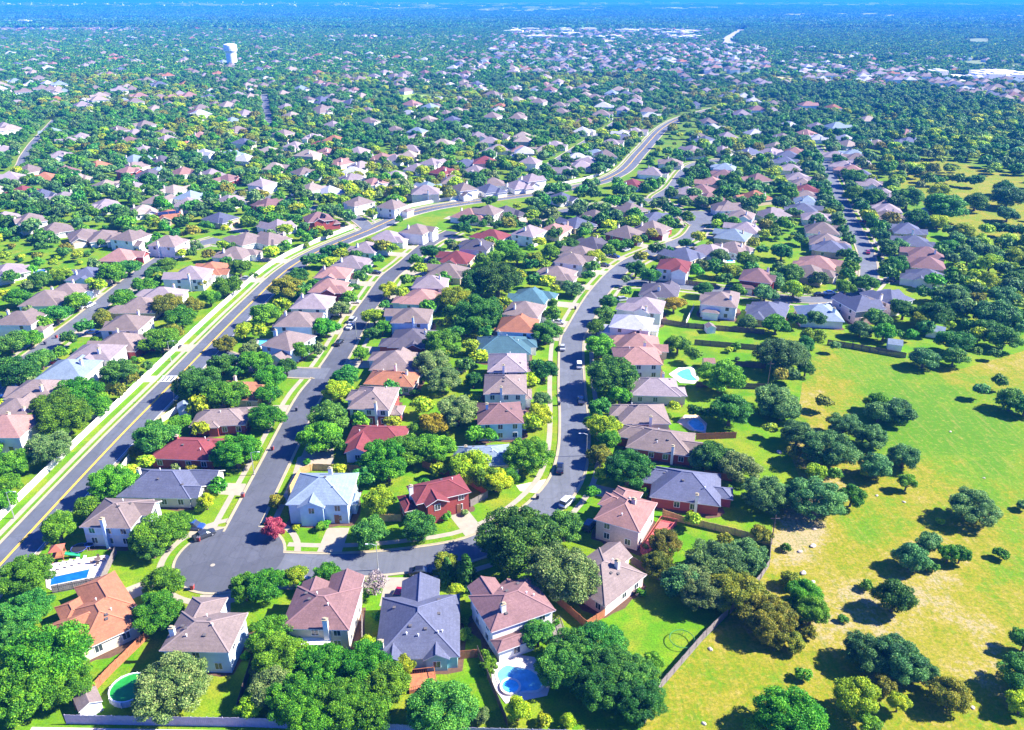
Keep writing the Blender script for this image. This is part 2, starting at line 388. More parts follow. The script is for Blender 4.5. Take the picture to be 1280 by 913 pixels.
# dry meadow on the right: dryness is a mapped property of the turf
def dry_mat():
    m, n, b = nt('meadow_turf'); co = worldpos(n)
    d = N(n, 'ShaderNodeAttribute', attribute_name='dry').outputs['Fac']
    f = noise(n, .12, 6, .7, co); g = noise(n, 1.1, 5, .75, co)
    ad = N(n, 'ShaderNodeMath', operation='ADD'); n.links.new(d, ad.inputs[0]); n.links.new(mapr(n, f, .3, .7, -.34, .34), ad.inputs[1])
    a2 = N(n, 'ShaderNodeMath', operation='ADD'); n.links.new(ad.outputs[0], a2.inputs[0]); n.links.new(mapr(n, g, .28, .72, -.30, .30), a2.inputs[1])
    c = ramp(n, a2.outputs[0], [(.0, (.055, .20, .002)), (.28, (.105, .235, .003)), (.46, (.18, .215, .004)), (.64, (.27, .228, .012)), (.82, (.33, .255, .06)), (.96, (.38, .29, .17))])
    mp = N(n, 'ShaderNodeMapping'); mp.inputs['Rotation'].default_value = (0, 0, R(28)); mp.inputs['Scale'].default_value = (1.1, .07, 1); n.links.new(co, mp.inputs['Vector'])
    tr = noise(n, 1., 4, .65, mp.outputs[0]); c = mix(n, mapr(n, tr, .52, .72, 0, .5), c, (.31, .235, .06)); c = mix(n, mapr(n, tr, .46, .30, 0, .5), c, (.08, .15, .005))
    h3 = noise(n, .7, 6, .85, co); c = mix(n, mapr(n, h3, .53, .66, 0, .75), c, (.38, .30, .07)); c = mix(n, mapr(n, h3, .46, .36, 0, .65), c, (.07, .15, .005)); h = noise(n, 1.9, 5, .8, co); c = mix(n, mapr(n, h, .46, .66, 0, .8), c, (.075, .115, .008)); h2 = noise(n, 6., 3, .7, co); c = mix(n, mapr(n, h2, .42, .7, 0, .5), c, (.10, .11, .012))
    n.links.new(c, b.inputs['Base Color']); b.inputs['Roughness'].default_value = .95; b.inputs['Specular IOR Level'].default_value = .1
    bp = N(n, 'ShaderNodeBump'); bp.inputs['Strength'].default_value = .5; bp.inputs['Distance'].default_value = .25
    n.links.new(g, bp.inputs['Height']); n.links.new(bp.outputs[0], b.inputs['Normal'])
    return m
DRY = dry_mat()
def inpoly(x, y, poly):
    c = False; j = len(poly) - 1
    for i in range(len(poly)):
        if (poly[i][1] > y) != (poly[j][1] > y) and x < (poly[j][0] - poly[i][0]) * (y - poly[i][1]) / (poly[j][1] - poly[i][1]) + poly[i][0]: c = not c
        j = i
    return c
# (px, py, radius px, value) spots where the turf is drier / greener
SPOTS = [(1030, 505, 50, .35), (1010, 560, 40, .3), (1010, 640, 38, .4), (1040, 610, 40, .35), (1090, 580, 45, .3), (1160, 590, 40, .25), (985, 675, 30, .4), (1000, 690, 40, .3), (1060, 640, 60, -.15), (1110, 540, 60, -.5), (1180, 520, 90, -.45), (1250, 560, 70, -.35),
         (1090, 465, 60, -.3), (1240, 450, 60, .25), (1180, 475, 60, .05), (1270, 720, 40, -.4), (1250, 640, 60, -.1), (1200, 760, 90, .25), (1130, 730, 60, .12), (1060, 755, 50, .3), (1000, 790, 60, .1), (930, 830, 60, .12),
         (1240, 850, 70, .1), (880, 870, 40, -.1), (1120, 860, 60, .12), (1020, 660, 30, .3), (1130, 690, 40, .15), (1090, 660, 40, -.25), (820, 780, 20, .3), (1210, 690, 60, .1), (996, 530, 13, -.6), (1002, 470, 13, -.5), (1010, 440, 14, -.4)]
def meadow(name, px, z, base, cell):
    g = [G(*p) for p in px]; bm = bmesh.new()
    vs = [bm.verts.new((*p, z)) for p in g]; f = bm.faces.new(vs)
    x0, x1 = min(p[0] for p in g), max(p[0] for p in g); y0, y1 = min(p[1] for p in g), max(p[1] for p in g)
    for ax, a, b_ in ((0, x0, x1), (1, y0, y1)):
        k = a + cell
        while k < b_:
            co = (k, 0, 0) if ax == 0 else (0, k, 0); no = (1, 0, 0) if ax == 0 else (0, 1, 0)
            bmesh.ops.bisect_plane(bm, geom=bm.verts[:] + bm.edges[:] + bm.faces[:], plane_co=co, plane_no=no); k += cell
    for f in bm.faces:
        if f.normal.z < 0: f.normal_flip()
    me = bpy.data.meshes.new(name); bm.to_mesh(me); bm.free()
    at = me.attributes.new('dry', 'FLOAT', 'POINT')
    val = []
    for v in me.vertices:
        p = PX(v.co.x, v.co.y); d = base
        for sx, sy, sr, sv in SPOTS:
            q = ((p[0] - sx) ** 2 + ((p[1] - sy) * 1.6) ** 2) / sr ** 2
            if q < 6: d += .95 * sv * math.exp(-q * .8)
        val.append(d)
    at.data.foreach_set('value', val); me.materials.append(DRY)
    return struct(link(name, me))
FIELD = [(1000, 500), (1006, 455), (1030, 432), (1066, 436), (1132, 448), (1200, 462), (1290, 436), (1700, 420), (2100, 1000), (800, 1000), (800, 908), (826, 860), (880, 800), (912, 770), (950, 727), (962, 707), (964, 680), (966, 650), (1000, 600), (985, 560)]
MEAD2 = [(1112, 208), (1150, 200), (1200, 203), (1245, 216), (1330, 225), (1330, 300), (1240, 300), (1195, 288), (1165, 268), (1150, 250), (1122, 232)]
meadow('field', FIELD, .006, .51, 3.)
meadow('field', MEAD2, .006, .52, 12.)
SMALL = [([(494, 120), (520, 117), (545, 121), (540, 126), (505, 128)], 'g'), ([(480, 136), (497, 134), (498, 139), (482, 140)], 'g'), ([(735, 99), (760, 98), (792, 101), (780, 103), (745, 103)], 't'), ([(838, 96), (880, 93), (945, 94), (940, 98), (860, 98)], 't'),
         ([(975, 62), (1000, 65), (1060, 69), (1062, 73), (1030, 72), (1000, 68)], 't'), ([(1085, 74), (1120, 76), (1118, 79), (1090, 78)], 't'), ([(1203, 49), (1235, 48), (1240, 55), (1215, 56)], 'v'), ([(960, 96), (990, 96), (992, 104), (972, 104)], 't'),
         ([(1200, 78), (1222, 75), (1240, 80), (1228, 86), (1205, 84)], 'v'), ([(1250, 82), (1275, 80), (1290, 88), (1262, 90)], 'v'), ([(1157, 96), (1190, 93), (1290, 98), (1300, 103), (1220, 103)], 'w'), ([(756, 50), (772, 51), (771, 55), (757, 55)], 't'), ([(445, 46), (505, 46), (506, 48.5), (448, 48.5)], 'w'),
         ([(900, 50), (930, 33), (938, 33), (915, 52), (935, 58), (904, 58)], 'd'), ([(640, 105), (660, 104), (662, 107), (642, 108)], 't'), ([(525, 102), (565, 100), (567, 104), (530, 106)], 'g'), ([(560, 152), (585, 149), (590, 152), (566, 155)], 'g'), ([(420, 212), (445, 210), (462, 213), (430, 217)], 'g'), ([(625, 126), (640, 124), (642, 129), (628, 130)], 't'), ([(1100, 110), (1140, 108), (1142, 112), (1102, 114)], 't')]
sm = dict(d=plain('far_road', (.34, .31, .31), .9), g=plain('far_lawn', (.20, .30, .05), .95), t=plain('dry_grass', (.36, .30, .14), .95), v=plain('thin_grass', (.15, .19, .07), .95), w=plain('bare_ground', (.58, .54, .48), .9))
for k, (px, c) in enumerate(SMALL): sheet('field', px, .008 + .002 * (k % 3), sm[c])

# ------------------------------------------------------------------ houses
OH, TH = .45, .16
def hip(mb, x0, x1, y0, y1, z, pitch, M, caps=None):
    W, D = x1 - x0, y1 - y0; xc, yc = (x0 + x1) / 2, (y0 + y1) / 2; zt = z + TH
    if W >= D: h = D / 2; e = max(W / 2 - h, .2); r = [(xc - e, yc), (xc + e, yc)]
    else: h = W / 2; e = max(D / 2 - h, .2); r = [(xc, yc - e), (xc, yc + e)]
    v = [(x0, y0, z), (x1, y0, z), (x1, y1, z), (x0, y1, z), (x0, y0, zt), (x1, y0, zt), (x1, y1, zt), (x0, y1, zt)] + [(*q, zt + pitch * h) for q in r]
    v = [tuple(M @ Vector(q)) for q in v]
    sl = [(4, 5, 9, 8), (5, 6, 9), (6, 7, 8, 9), (7, 4, 8)] if W >= D else [(4, 5, 8), (5, 6, 9, 8), (6, 7, 9), (7, 4, 8, 9)]
    i = len(mb.v); mb.v += v
    for f in sl: mb.f.append(tuple(i + k for k in f)); mb.m.append(0)
    for f in [(0, 1, 5, 4), (1, 2, 6, 5), (2, 3, 7, 6), (3, 0, 4, 7), (3, 2, 1, 0)]: mb.f.append(tuple(i + k for k in f)); mb.m.append(1)
    if caps is not None:
        hp = [(4, 8), (5, 9), (6, 9), (7, 8)] if W >= D else [(4, 8), (5, 8), (6, 9), (7, 9)]
        caps += [(v[a], v[b]) for a, b in hp] + [(v[8], v[9])]
def gable(mb, x0, x1, y0, y1, z, pitch, M, caps=None):
    xc = (x0 + x1) / 2; zr = z + pitch * (x1 - x0) / 2
    v = []
    for y in (y0, y1): v += [(x0, y, z), (x0, y, z + TH), (xc, y, zr + TH), (x1, y, z + TH), (x1, y, z), (xc, y, zr)]
    v = [tuple(M @ Vector(q)) for q in v]
    i = len(mb.v); mb.v += v
    for f, m in [((1, 2, 8, 7), 0), ((2, 3, 9, 8), 0), ((0, 6, 11, 5), 1), ((5, 11, 10, 4), 1), ((0, 1, 7, 6), 1), ((3, 4, 10, 9), 1), ((0, 5, 2, 1), 1), ((5, 4, 3, 2), 1), ((6, 7, 8, 11), 1), ((11, 8, 9, 10), 1)]:
        mb.f.append(tuple(i + k for k in f)); mb.m.append(m)
    if caps is not None: caps.append((v[2], v[8]))
SIDE = {'F': 0, 'R': 90, 'B': 180, 'L': -90}
_W = {}
def win_meshes():
    if _W: return _W
    f = MB()
    for x0, x1, z0, z1 in [(-.65, .65, -.75, -.66), (-.65, .65, .66, .75), (-.65, -.56, -.66, .66), (.56, .65, -.66, .66), (-.03, .03, -.66, .66)]: f.box(x0, x1, -.07, .04, z0, z1)
    _W['frame'] = f.mesh('window_frame', TRIM)
    g = MB(); g.box(-.56, .56, -.03, .03, -.66, .66); _W['pane'] = g.mesh('window_pane', GLASS)
    s = MB(); s.box(-.56, .56, -.05, .03, -.66, .66, 1)
    for x0, x1, z0, z1 in [(-.65, .65, -.75, -.66), (-.65, .65, .66, .75), (-.65, -.56, -.66, .66), (.56, .65, -.66, .66)]: s.box(x0, x1, -.07, .04, z0, z1)
    _W['one'] = s.mesh('window', [TRIM, GLASS])
    g = MB()
    for k in range(4): g.box(-2.3, 2.3, -.06 - .004 * k, .04, k * .55 + .01, k * .55 + .54)
    _W['garage'] = g.mesh('garage_door', GARAGE)
    d = MB(); d.box(-.5, .5, -.06, .04, 0, 2.1); _W['door'] = d.mesh('front_door', DOOR)
    h = MB(); h.tube((.36, -.06, 1.0), (.36, -.13, 1.0), .04, .04, 6); _W['handle'] = h.mesh('door_handle', METAL)
    v = MB(); v.tube((0, 0, -.2), (0, 0, .45), .09, .09, 8); v.tube((0, 0, .45), (0, 0, .52), .16, .12, 8); _W['pipe'] = v.mesh('vent_pipe', plain('vent_white', (.7, .7, .7), .5))
    v = MB(); v.box(-.22, .22, -.22, .22, -.3, .12); v.box(-.27, .27, -.27, .27, .12, .18); _W['vent'] = v.mesh('roof_vent', plain('vent_dark', (.10, .09, .09), .6))
    return _W
HOUSES = []
ROOFM = {}
def solar_panel_mesh():
    if 'solar' in _W: return _W['solar']
    m = MB()
    for i in range(3):
        for j in range(2): m.box(-2.4 + i * 1.62, -2.4 + i * 1.62 + 1.55, -1. + j * 1.02, -.04 + j * 1.02, 0, .07)
    _W['solar'] = m.mesh('solar_panel', plain('solar_cell', (.012, .02, .07), .12, spec=.8)); return _W['solar']
def house(cx, cy, rz, w, d, eave, rc, wc, label, ref, wings=(), lower=None, chim=None, detail=2, pitch=.47, group='houses of the neighbourhood', cat='house', vents=4, seed=None, garage=True, solar=0, name='suburban_house'):
    r = random.Random(seed if seed is not None else int(cx * 13 + cy * 7))
    win_meshes()
    root = thing(name, label, cat, (cx, cy, 0), rz, group)
    HOUSES.append(dict(x=cx, y=cy, r=math.hypot(w, d) / 2, w=w, d=d, rz=rz, ref=ref, root=root, rc=rc, eave=eave))
    I = Matrix.Identity(4)
    walls = MB(); roof = MB(); caps = [] if detail == 2 else None
    def wallbox(x0, x1, y0, y1, e, M):
        if lower and e > 3.4: walls.box(x0, x1, y0, y1, 0, 2.75, 1, M); walls.box(x0 + .03, x1 - .03, y0 + .03, y1 - .03, 2.75, e, 0, M)
        else: walls.box(x0, x1, y0, y1, 0, e, 1 if lower else 0, M)
    wallbox(-w / 2, w / 2, -d / 2, d / 2, eave, I)
    hip(roof, -w / 2 - OH, w / 2 + OH, -d / 2 - OH, d / 2 + OH, eave - OH * pitch, pitch, I, caps)
    cover = []
    garages = []
    for sd, t, ww, p, we, ty in wings:
        M = Matrix.Rotation(R(SIDE[sd]), 4, 'Z'); D = d if sd in 'FB' else w
        t = t if sd in 'FR' else -t if sd == 'B' else -t
        wallbox(t - ww / 2, t + ww / 2, -D / 2 - p, -D / 2 + .35, we, M)
        inn = -D / 2 + (ww / 2 + .3 if abs(we - eave) < .4 else .15)
        if ty == 'h':
            hip(roof, t - ww / 2 - OH, t + ww / 2 + OH, -D / 2 - p - OH, max(inn + ww / 2 - .2, -D / 2 + 1) if abs(we - eave) < .4 else -D / 2 + .15, we - OH * pitch + .01, pitch, M, caps)
        elif ty == 'g':
            gable(roof, t - ww / 2 - OH, t + ww / 2 + OH, -D / 2 - p - OH, inn, we - OH * pitch + .01, pitch * 1.03, M, caps)
            z = we; q = [(t - ww / 2, -D / 2 - p + .02, z), (t + ww / 2, -D / 2 - p + .02, z), (t, -D / 2 - p + .02, z + pitch * ww / 2), (t - ww / 2, -D / 2 - p + .3, z), (t + ww / 2, -D / 2 - p + .3, z), (t, -D / 2 - p + .3, z + pitch * ww / 2)]
            walls.solid([tuple(M @ Vector(v)) for v in q], [(0, 1, 2), (5, 4, 3), (0, 3, 4, 1), (1, 4, 5, 2), (2, 5, 3, 0)], 0)
        cover.append((sd, t - ww / 2 - .9, t + ww / 2 + .9))
        garages.append((sd, t, ww, p, we, D))
    mats = [wall_mat(wc), wall_mat(lower or wc)]
    walls.build('wall', mats, root)
    ro = roof.build('roof', [roof_mat(rc, RC[rc]), TRIM], root)
    def on_wall(name, me, sd, t, z, D, p=0., parent=root):
        M = Matrix.Rotation(R(SIDE[sd]), 4, 'Z') @ Matrix.Translation((t, -D / 2 - p, z))
        o = link(name, me, parent); o.matrix_local = M; return o
    if detail >= 1:
        for sd in 'FRBL':
            L, D = (w, d) if sd in 'FB' else (d, w)
            n = max(2, int(L / (3.2 if detail == 2 else 4.6)))
            for z in ([1.45] if eave < 3.6 else [1.45, 3.85]):
                for k in range(n):
                    t = -L / 2 + L * (k + .5) / n + r.uniform(-.25, .25)
                    if any(c[0] == sd and c[1] < t < c[2] for c in cover) : continue
                    if detail == 1 and r.random() < .25: continue
                    if r.random() < .15: continue
                    if detail == 2:
                        f = on_wall('window', _W['frame'], sd, t, z, D); link('window_pane', _W['pane'], f)
                    else: on_wall('window', _W['one'], sd, t, z, D)
        gd = False
        for sd, t, ww, p, we, D in garages:
            if sd == 'F' and ww > 4.9 and not gd and garage: on_wall('garage_door', _W['garage'], sd, t, .02, D, p); gd = True
            elif ww > 2.2 and detail == 2:
                f = on_wall('window', _W['frame'], sd, t, 1.45 if we < 3.6 else 3.85, D, p); link('window_pane', _W['pane'], f)
        if detail == 2:
            t = -w * .12 if not any(c[0] == 'F' and c[1] < -w * .12 < c[2] for c in cover) else w * .3
            if not any(c[0] == 'F' and c[1] < t < c[2] for c in cover):
                dd = on_wall('front_door', _W['door'], 'F', t, .1, d, .02); link('door_handle', _W['handle'], dd)
    zr = lambda x, y: eave + pitch * max(0, min(w / 2 - abs(x), d / 2 - abs(y))) + TH
    if chim is not False:
        if chim is None: lx, ly = r.choice([(-w * .3, d * .22), (w * .3, d * .22), (0, d * .3), (-w / 2 - .3, d * .1), (w / 2 + .3, d * .1)])
        else:
            q = root.matrix_basis if False else (Matrix.Translation((cx, cy, 0)) @ Matrix.Rotation(rz, 4, 'Z')).inverted() @ Vector((*chim, 0)); lx, ly = q.x, q.y
        ly = max(-d / 2 - .3, min(d / 2 + .3, ly)); lx = max(-w / 2 - .3, min(w / 2 + .3, lx))
        top = max(eave + 2.0, min(zr(lx, ly) + 1.5, eave + pitch * min(w, d) / 2 + .6))
        c = MB(); c.box(lx - .42, lx + .42, ly - .3, ly + .3, 0 if zr(lx, ly) < eave + .4 else eave, top)
        co = c.build('chimney', wall_mat('white' if r.random() < .8 else wc), ro)
        k = MB(); k.box(lx - .5, lx + .5, ly - .38, ly + .38, top, top + .12); k.box(lx - .2, lx + .2, ly - .2, ly + .2, top + .12, top + .4); k.build('chimney_cap', CONC2, co)
    if detail == 2:
        rb = MB(); up = Vector((0, 0, .02))
        for a, b in caps: rb.bar(Vector(a) + up, Vector(b) + up, .26, .07)
        col = RC[rc]; rb.build('ridge_cap', plain('ridge_' + rc, mul(col, 1.15), .85), ro)
        for k in range(vents):
            lx, ly = r.uniform(-.36, .36) * w, r.uniform(-.36, .36) * d
            link('vent_pipe' if k % 2 else 'roof_vent', _W['pipe' if k % 2 else 'vent'], ro, (lx, ly, zr(lx, ly)))
    for k in range(solar):
        me = solar_panel_mesh(); o = link('solar_panel', me, ro, (-w * .22 + k * w * .42, -d * .2, zr(w * .2, -d * .2) + .12)); o.rotation_euler = (math.atan(pitch), 0, 0)
    ROOFM[root.name] = ro
    return root
def attach(root, name, mb, mats):
    """mb in world coordinates -> child part of root"""
    M = (Matrix.Translation(root.location) @ Matrix.Rotation(root.rotation_euler.z, 4, 'Z')).inverted()
    mb.v = [tuple(M @ Vector(v)) for v in mb.v]
    return mb.build(name, mats, root)

COMP = {'N': (0, 1), 'S': (0, -1), 'E': (1, 0), 'W': (-1, 0)}
def qhouse(A, B, Cc, eave, rc, wc, front, label, ref, wings=(), grow=0., chim=None, **kw):
    """house fitted to three eave corners read off the photo (A->B one side, C next); wings by compass side"""
    a, b, c = [Vector(G(*p, eave - .2)) for p in (A, B, Cc)]
    u = (b - a).normalized(); n = Vector((-u.y, u.x)); dd = (c - b).dot(n)
    L = (b - a).length; cen = (a + b) / 2 + n * dd / 2; dd = abs(dd)
    ax = [(u, dd), (-u, dd), (n, L), (-n, L)]
    fv = Vector(COMP[front]); f, wdt = max(ax, key=lambda q: q[0].dot(fv)); dep = L if wdt == dd else dd
    if wdt == dd: dep = L
    else: dep = dd
    rz = math.atan2(f.x, -f.y)
    wdt -= 2 * OH; dep -= 2 * OH; wdt += grow; dep += grow
    loc = []
    for cs, t, ww, p, we, ty in wings:
        best = max('FRBL', key=lambda s: Vector((math.sin(R(SIDE[s])), -math.cos(R(SIDE[s])))).dot(Matrix.Rotation(-rz, 2) @ Vector(COMP[cs])))
        along = Vector((1, 0)) if best in 'FB' else Vector((0, 1))          # local positive axis
        wdir = Matrix.Rotation(rz, 2) @ along
        pos = wdir.dot(Vector((1, 0)) if cs in 'NS' else Vector((0, 1))) >= 0   # east- or northward positive
        loc.append((best, t if pos else -t, ww, p, we, ty))
    ch = None if chim is None else chim if chim is False else G(*chim, eave + 1.5)
    return house(cen.x, cen.y, rz, wdt, dep, eave, rc, wc, label, ref, loc, chim=ch, **kw)

h_orange = qhouse((101, 816), (177, 781), (128, 745), 2.8, 'orange', 'cream', 'N', 'long orange-roofed house with cream end wall below the rectangular pool', 'orange house beside rectangular pool',
       [('N', 2.2, 6.2, 5.5, 2.8, 'h'), ('W', .5, 6.5, 3.6, 2.8, 'h'), ('N', -3.2, 3.4, 2.2, 2.8, 'h')], chim=False, pitch=.5)
h_taupe = qhouse((199, 815), (287, 817), (311, 767), 4.9, 'taupe', 'blue', 'N', 'grey-brown roofed two-storey house with pale blue rear wall at the cul-de-sac', 'grey-brown cul-de-sac house',  # white siding; the blue of its shade is put into the wall colour
       [('N', -2.2, 5.4, 3.6, 4.9, 'h')], chim=(215, 788), vents=7)
h_brown = qhouse((350, 787), (437, 789), (446, 735), 4.9, 'brown', 'cream', 'N', 'brown-roofed cream two-storey house with white patio cover behind it', 'cream house with patio cover',
       [('N', 2.6, 5.2, 3.2, 4.9, 'g'), ('N', -2.6, 4.2, 1.2, 4.9, 'g')], chim=(405, 782), vents=4)
h_slate = qhouse((468, 827), (575, 822), (564, 744), 2.9, 'slate', 'turq', 'N', 'large slate-blue roofed house with red car in the drive', 'slate-roofed house with red car',
       [('N', -.2, 6.0, 4.2, 2.9, 'g'), ('S', 3.1, 3.4, .5, 2.9, 'g'), ('S', -3.9, 3.6, .9, 2.9, 'g')], chim=(476, 805), vents=9, pitch=.52)
h_brown2 = qhouse((614, 792), (695, 764), (660, 722), 4.9, 'brown', 'white', 'N', 'brown-roofed two-storey house with rear porch roof beside the kidney pool', 'brown-roofed house by kidney pool',
       [('N', -2.6, 4.6, 2.4, 4.9, 'g'), ('N', 2.4, 4.2, 2.0, 2.9, 'g'), ('S', -2.4, 6.4, 2.6, 2.75, 'h')], chim=(629, 762), vents=6)
h_taupe2 = qhouse((697, 722), (757, 760), (810, 720), 2.8, 'taupe', 'pinkbrick', 'N', 'grey-brown hip-roofed one-storey house beside the wide fenced lawn', 'grey-brown house beside wide lawn',
       [('N', -2.5, 5.2, 2.4, 2.8, 'g')], chim=(771, 712), vents=4, pitch=.55)
h_pink = qhouse((742, 650), (800, 667), (827, 631), 4.9, 'pink', 'pinkbrick', 'N', 'pinkish-roofed tall house of pale brick beside a red deck', 'pinkish house with red deck',
       [('N', -1.8, 4.8, 2.2, 4.9, 'h'), ('W', 2., 4., 1.2, 4.9, 'h')], chim=(792, 630), vents=4)
h_blue = qhouse((812, 622), (901, 634), (904, 594), 2.8, 'slate', 'brick', 'W', 'slate-blue hip-roofed red brick house with small sunroom', 'slate-roofed house with sunroom',
       [('W', 2.2, 5.5, 2.6, 2.8, 'h'), ('E', -.5, 3.6, 2.6, 2.5, 'h')], chim=(871, 625), vents=3, pitch=.55)
h_rust = qhouse((782, 560), (865, 572), (865, 542), 2.8, 'taupe', 'brick', 'W', 'grey-brown roofed red brick house just beyond the slate-blue roofed one', 'brick house beyond slate roof',
       [('W', 2.0, 5.6, 3.2, 2.8, 'h'), ('E', -1., 4.6, 2.6, 2.8, 'g')], chim=(840, 566), vents=5)
h_l10 = qhouse((775, 531), (839, 531), (836, 506), 2.8, 'taupe', 'cream', 'W', 'grey-brown roofed one-storey house beside the tan pool deck', 'house beside tan pool deck',
       [('W', 2.0, 5.4, 2.0, 2.8, 'h')], vents=3)
h_l11 = qhouse((788, 495), (851, 497), (848, 474), 2.8, 'lilac', 'cream', 'W', 'lilac-grey roofed one-storey house facing the bright cyan pool corner', 'lilac house below cyan pool',
       [('E', -2.5, 4.6, 1.8, 2.8, 'h'), ('W', 1.8, 5.2, 2.4, 2.8, 'h')], vents=3)
h_l12 = qhouse((770, 457), (829, 457), (828, 435), 4.8, 'pink', 'white', 'W', 'pinkish-roofed two-storey house immediately left of the cyan pool', 'pink house left of cyan pool',
       [('W', 1.4, 5.2, 1.8, 2.8, 'h')], vents=3)
h_m1 = qhouse((357, 632), (436, 632), (454, 592), 5.1, 'bluegrey', 'blue', 'S', 'pale blue two-storey house with blue-grey roof on the street corner', 'pale blue corner house',
       [('S', -1.2, 4.8, .9, 4.9, 'g'), ('E', -.5, 3.4, 1., 2.8, 'h')], chim=(413, 590), vents=2, garage=False)
h_m2 = qhouse((520, 632), (589, 616), (569, 595), 4.9, 'redbrown', 'brick', 'S', 'red-roofed red brick two-storey house with long concrete drive', 'red brick long-drive house',
       [('S', -1.8, 4.2, 1.6, 4.9, 'g'), ('W', -.2, 5.2, 2.4, 3.4, 'h')], chim=(511, 611), vents=2, garage=False)
h_m3 = qhouse((431, 555), (505, 557), (500, 533), 2.8, 'redbrown', 'blue', 'W', 'broad red-roofed one-storey house behind the pale blue corner house', 'broad red-roofed house',
       [('S', -3.2, 5.2, 4.6, 2.8, 'g')], chim=False, vents=4)
h_m4 = qhouse((434, 512), (487, 514), (500, 485), 4.9, 'taupe', 'white', 'W', 'grey-brown roofed two-storey house with tall white chimney and brick ground floor', 'house with tall white chimney',
       [('E', -2.2, 4.2, 2.6, 2.7, 'h'), ('W', 1.2, 5.2, 1.8, 4.9, 'h')], chim=(467, 510), lower='brick', vents=2)
h_m5 = qhouse((454, 481), (517, 485), (514, 466), 2.8, 'orange', 'pinkbrick', 'W', 'orange-roofed one-storey house tucked behind the tall white chimney house', 'orange house behind tall chimney', vents=3)
h_n1 = qhouse((99, 660), (164, 662), (187, 625), 4.9, 'taupe', 'blue', 'E', 'grey-brown roofed two-storey house with blue rear wall above the playset', 'house above the playset',
       [('E', 2.0, 4.4, 1.8, 4.9, 'g'), ('E', -2.2, 4.4, 2.0, 2.8, 'g')], lower='grey', chim=(124, 656), vents=3)
h_n2 = qhouse((145, 622), (238, 624), (252, 588), 2.8, 'slate', 'cream', 'E', 'slate-blue roofed one-storey house with white gables by the white driveway', 'slate house with white gables',
       [('E', 2.6, 5.4, 3.4, 2.8, 'g'), ('E', -3., 3.8, 1.6, 2.8, 'g')], chim=(174, 592), vents=4, pitch=.58)
h_n3 = qhouse((186, 574), (265, 577), (280, 549), 2.8, 'redbrown', 'brick', 'E', 'red-roofed red brick one-storey house near the main road wall', 'red-roofed house near main road',
       [('E', 1.8, 4.6, 3.0, 2.8, 'h')], chim=(222, 551), vents=4)
h_n4 = qhouse((236, 535), (307, 532), (317, 510), 2.8, 'taupe', 'brick', 'E', 'grey-brown roofed brick house with small hexagonal bay beside a blue shed', 'brick house by blue shed',
       [('E', 2.0, 5.2, 2.2, 2.8, 'h'), ('S', -1., 2.2, .8, 2.8, 'h')], chim=False, vents=3)
h_n5 = qhouse((262, 500), (322, 502), (318, 478), 2.8, 'orange', 'tan', 'E', 'orange-roofed house half hidden by trees beside the side street', 'orange house by side street', [('E', 1., 5.2, 2., 2.8, 'h')], vents=2)
h_l1 = qhouse((567, 585), (640, 582), (640, 556), 2.8, 'bluegrey', 'white', 'E', 'blue-grey slate roofed house behind the tan driveway', 'blue-grey house behind tan driveway', [('E', -1.5, 5.2, 2., 2.8, 'h')], vents=3)
h_l2 = qhouse((597, 532), (655, 530), (655, 503), 4.9, 'brown', 'blue', 'E', 'maroon and pink roofed two-storey house with pale blue wall', 'maroon-roofed pale blue house', [('E', 1.8, 5.0, 1.4, 2.8, 'h')], vents=3)
h_l3 = qhouse((604, 494), (659, 494), (659, 469), 5., 'taupe', 'white', 'E', 'lighter grey-brown two-storey house between maroon-roofed house and its twin beyond', 'house beyond maroon roof', [('E', -1.5, 5.0, 1.4, 2.8, 'h')], vents=3)
h_l4 = qhouse((609, 466), (659, 466), (657, 443), 5., 'lilac', 'pinkbrick', 'E', 'lilac-pink roofed two-storey house directly before the teal roof', 'lilac-pink house before teal roof', [('E', 1.5, 5.0, 1.4, 2.8, 'h')], vents=3)
h_l5 = qhouse((594, 444), (664, 444), (664, 422), 2.9, 'teal', 'white', 'E', 'wide teal-roofed one-storey house in the middle of the row', 'wide teal-roofed house', [('E', 1.5, 5.0, 2.0, 2.9, 'h')], vents=4)

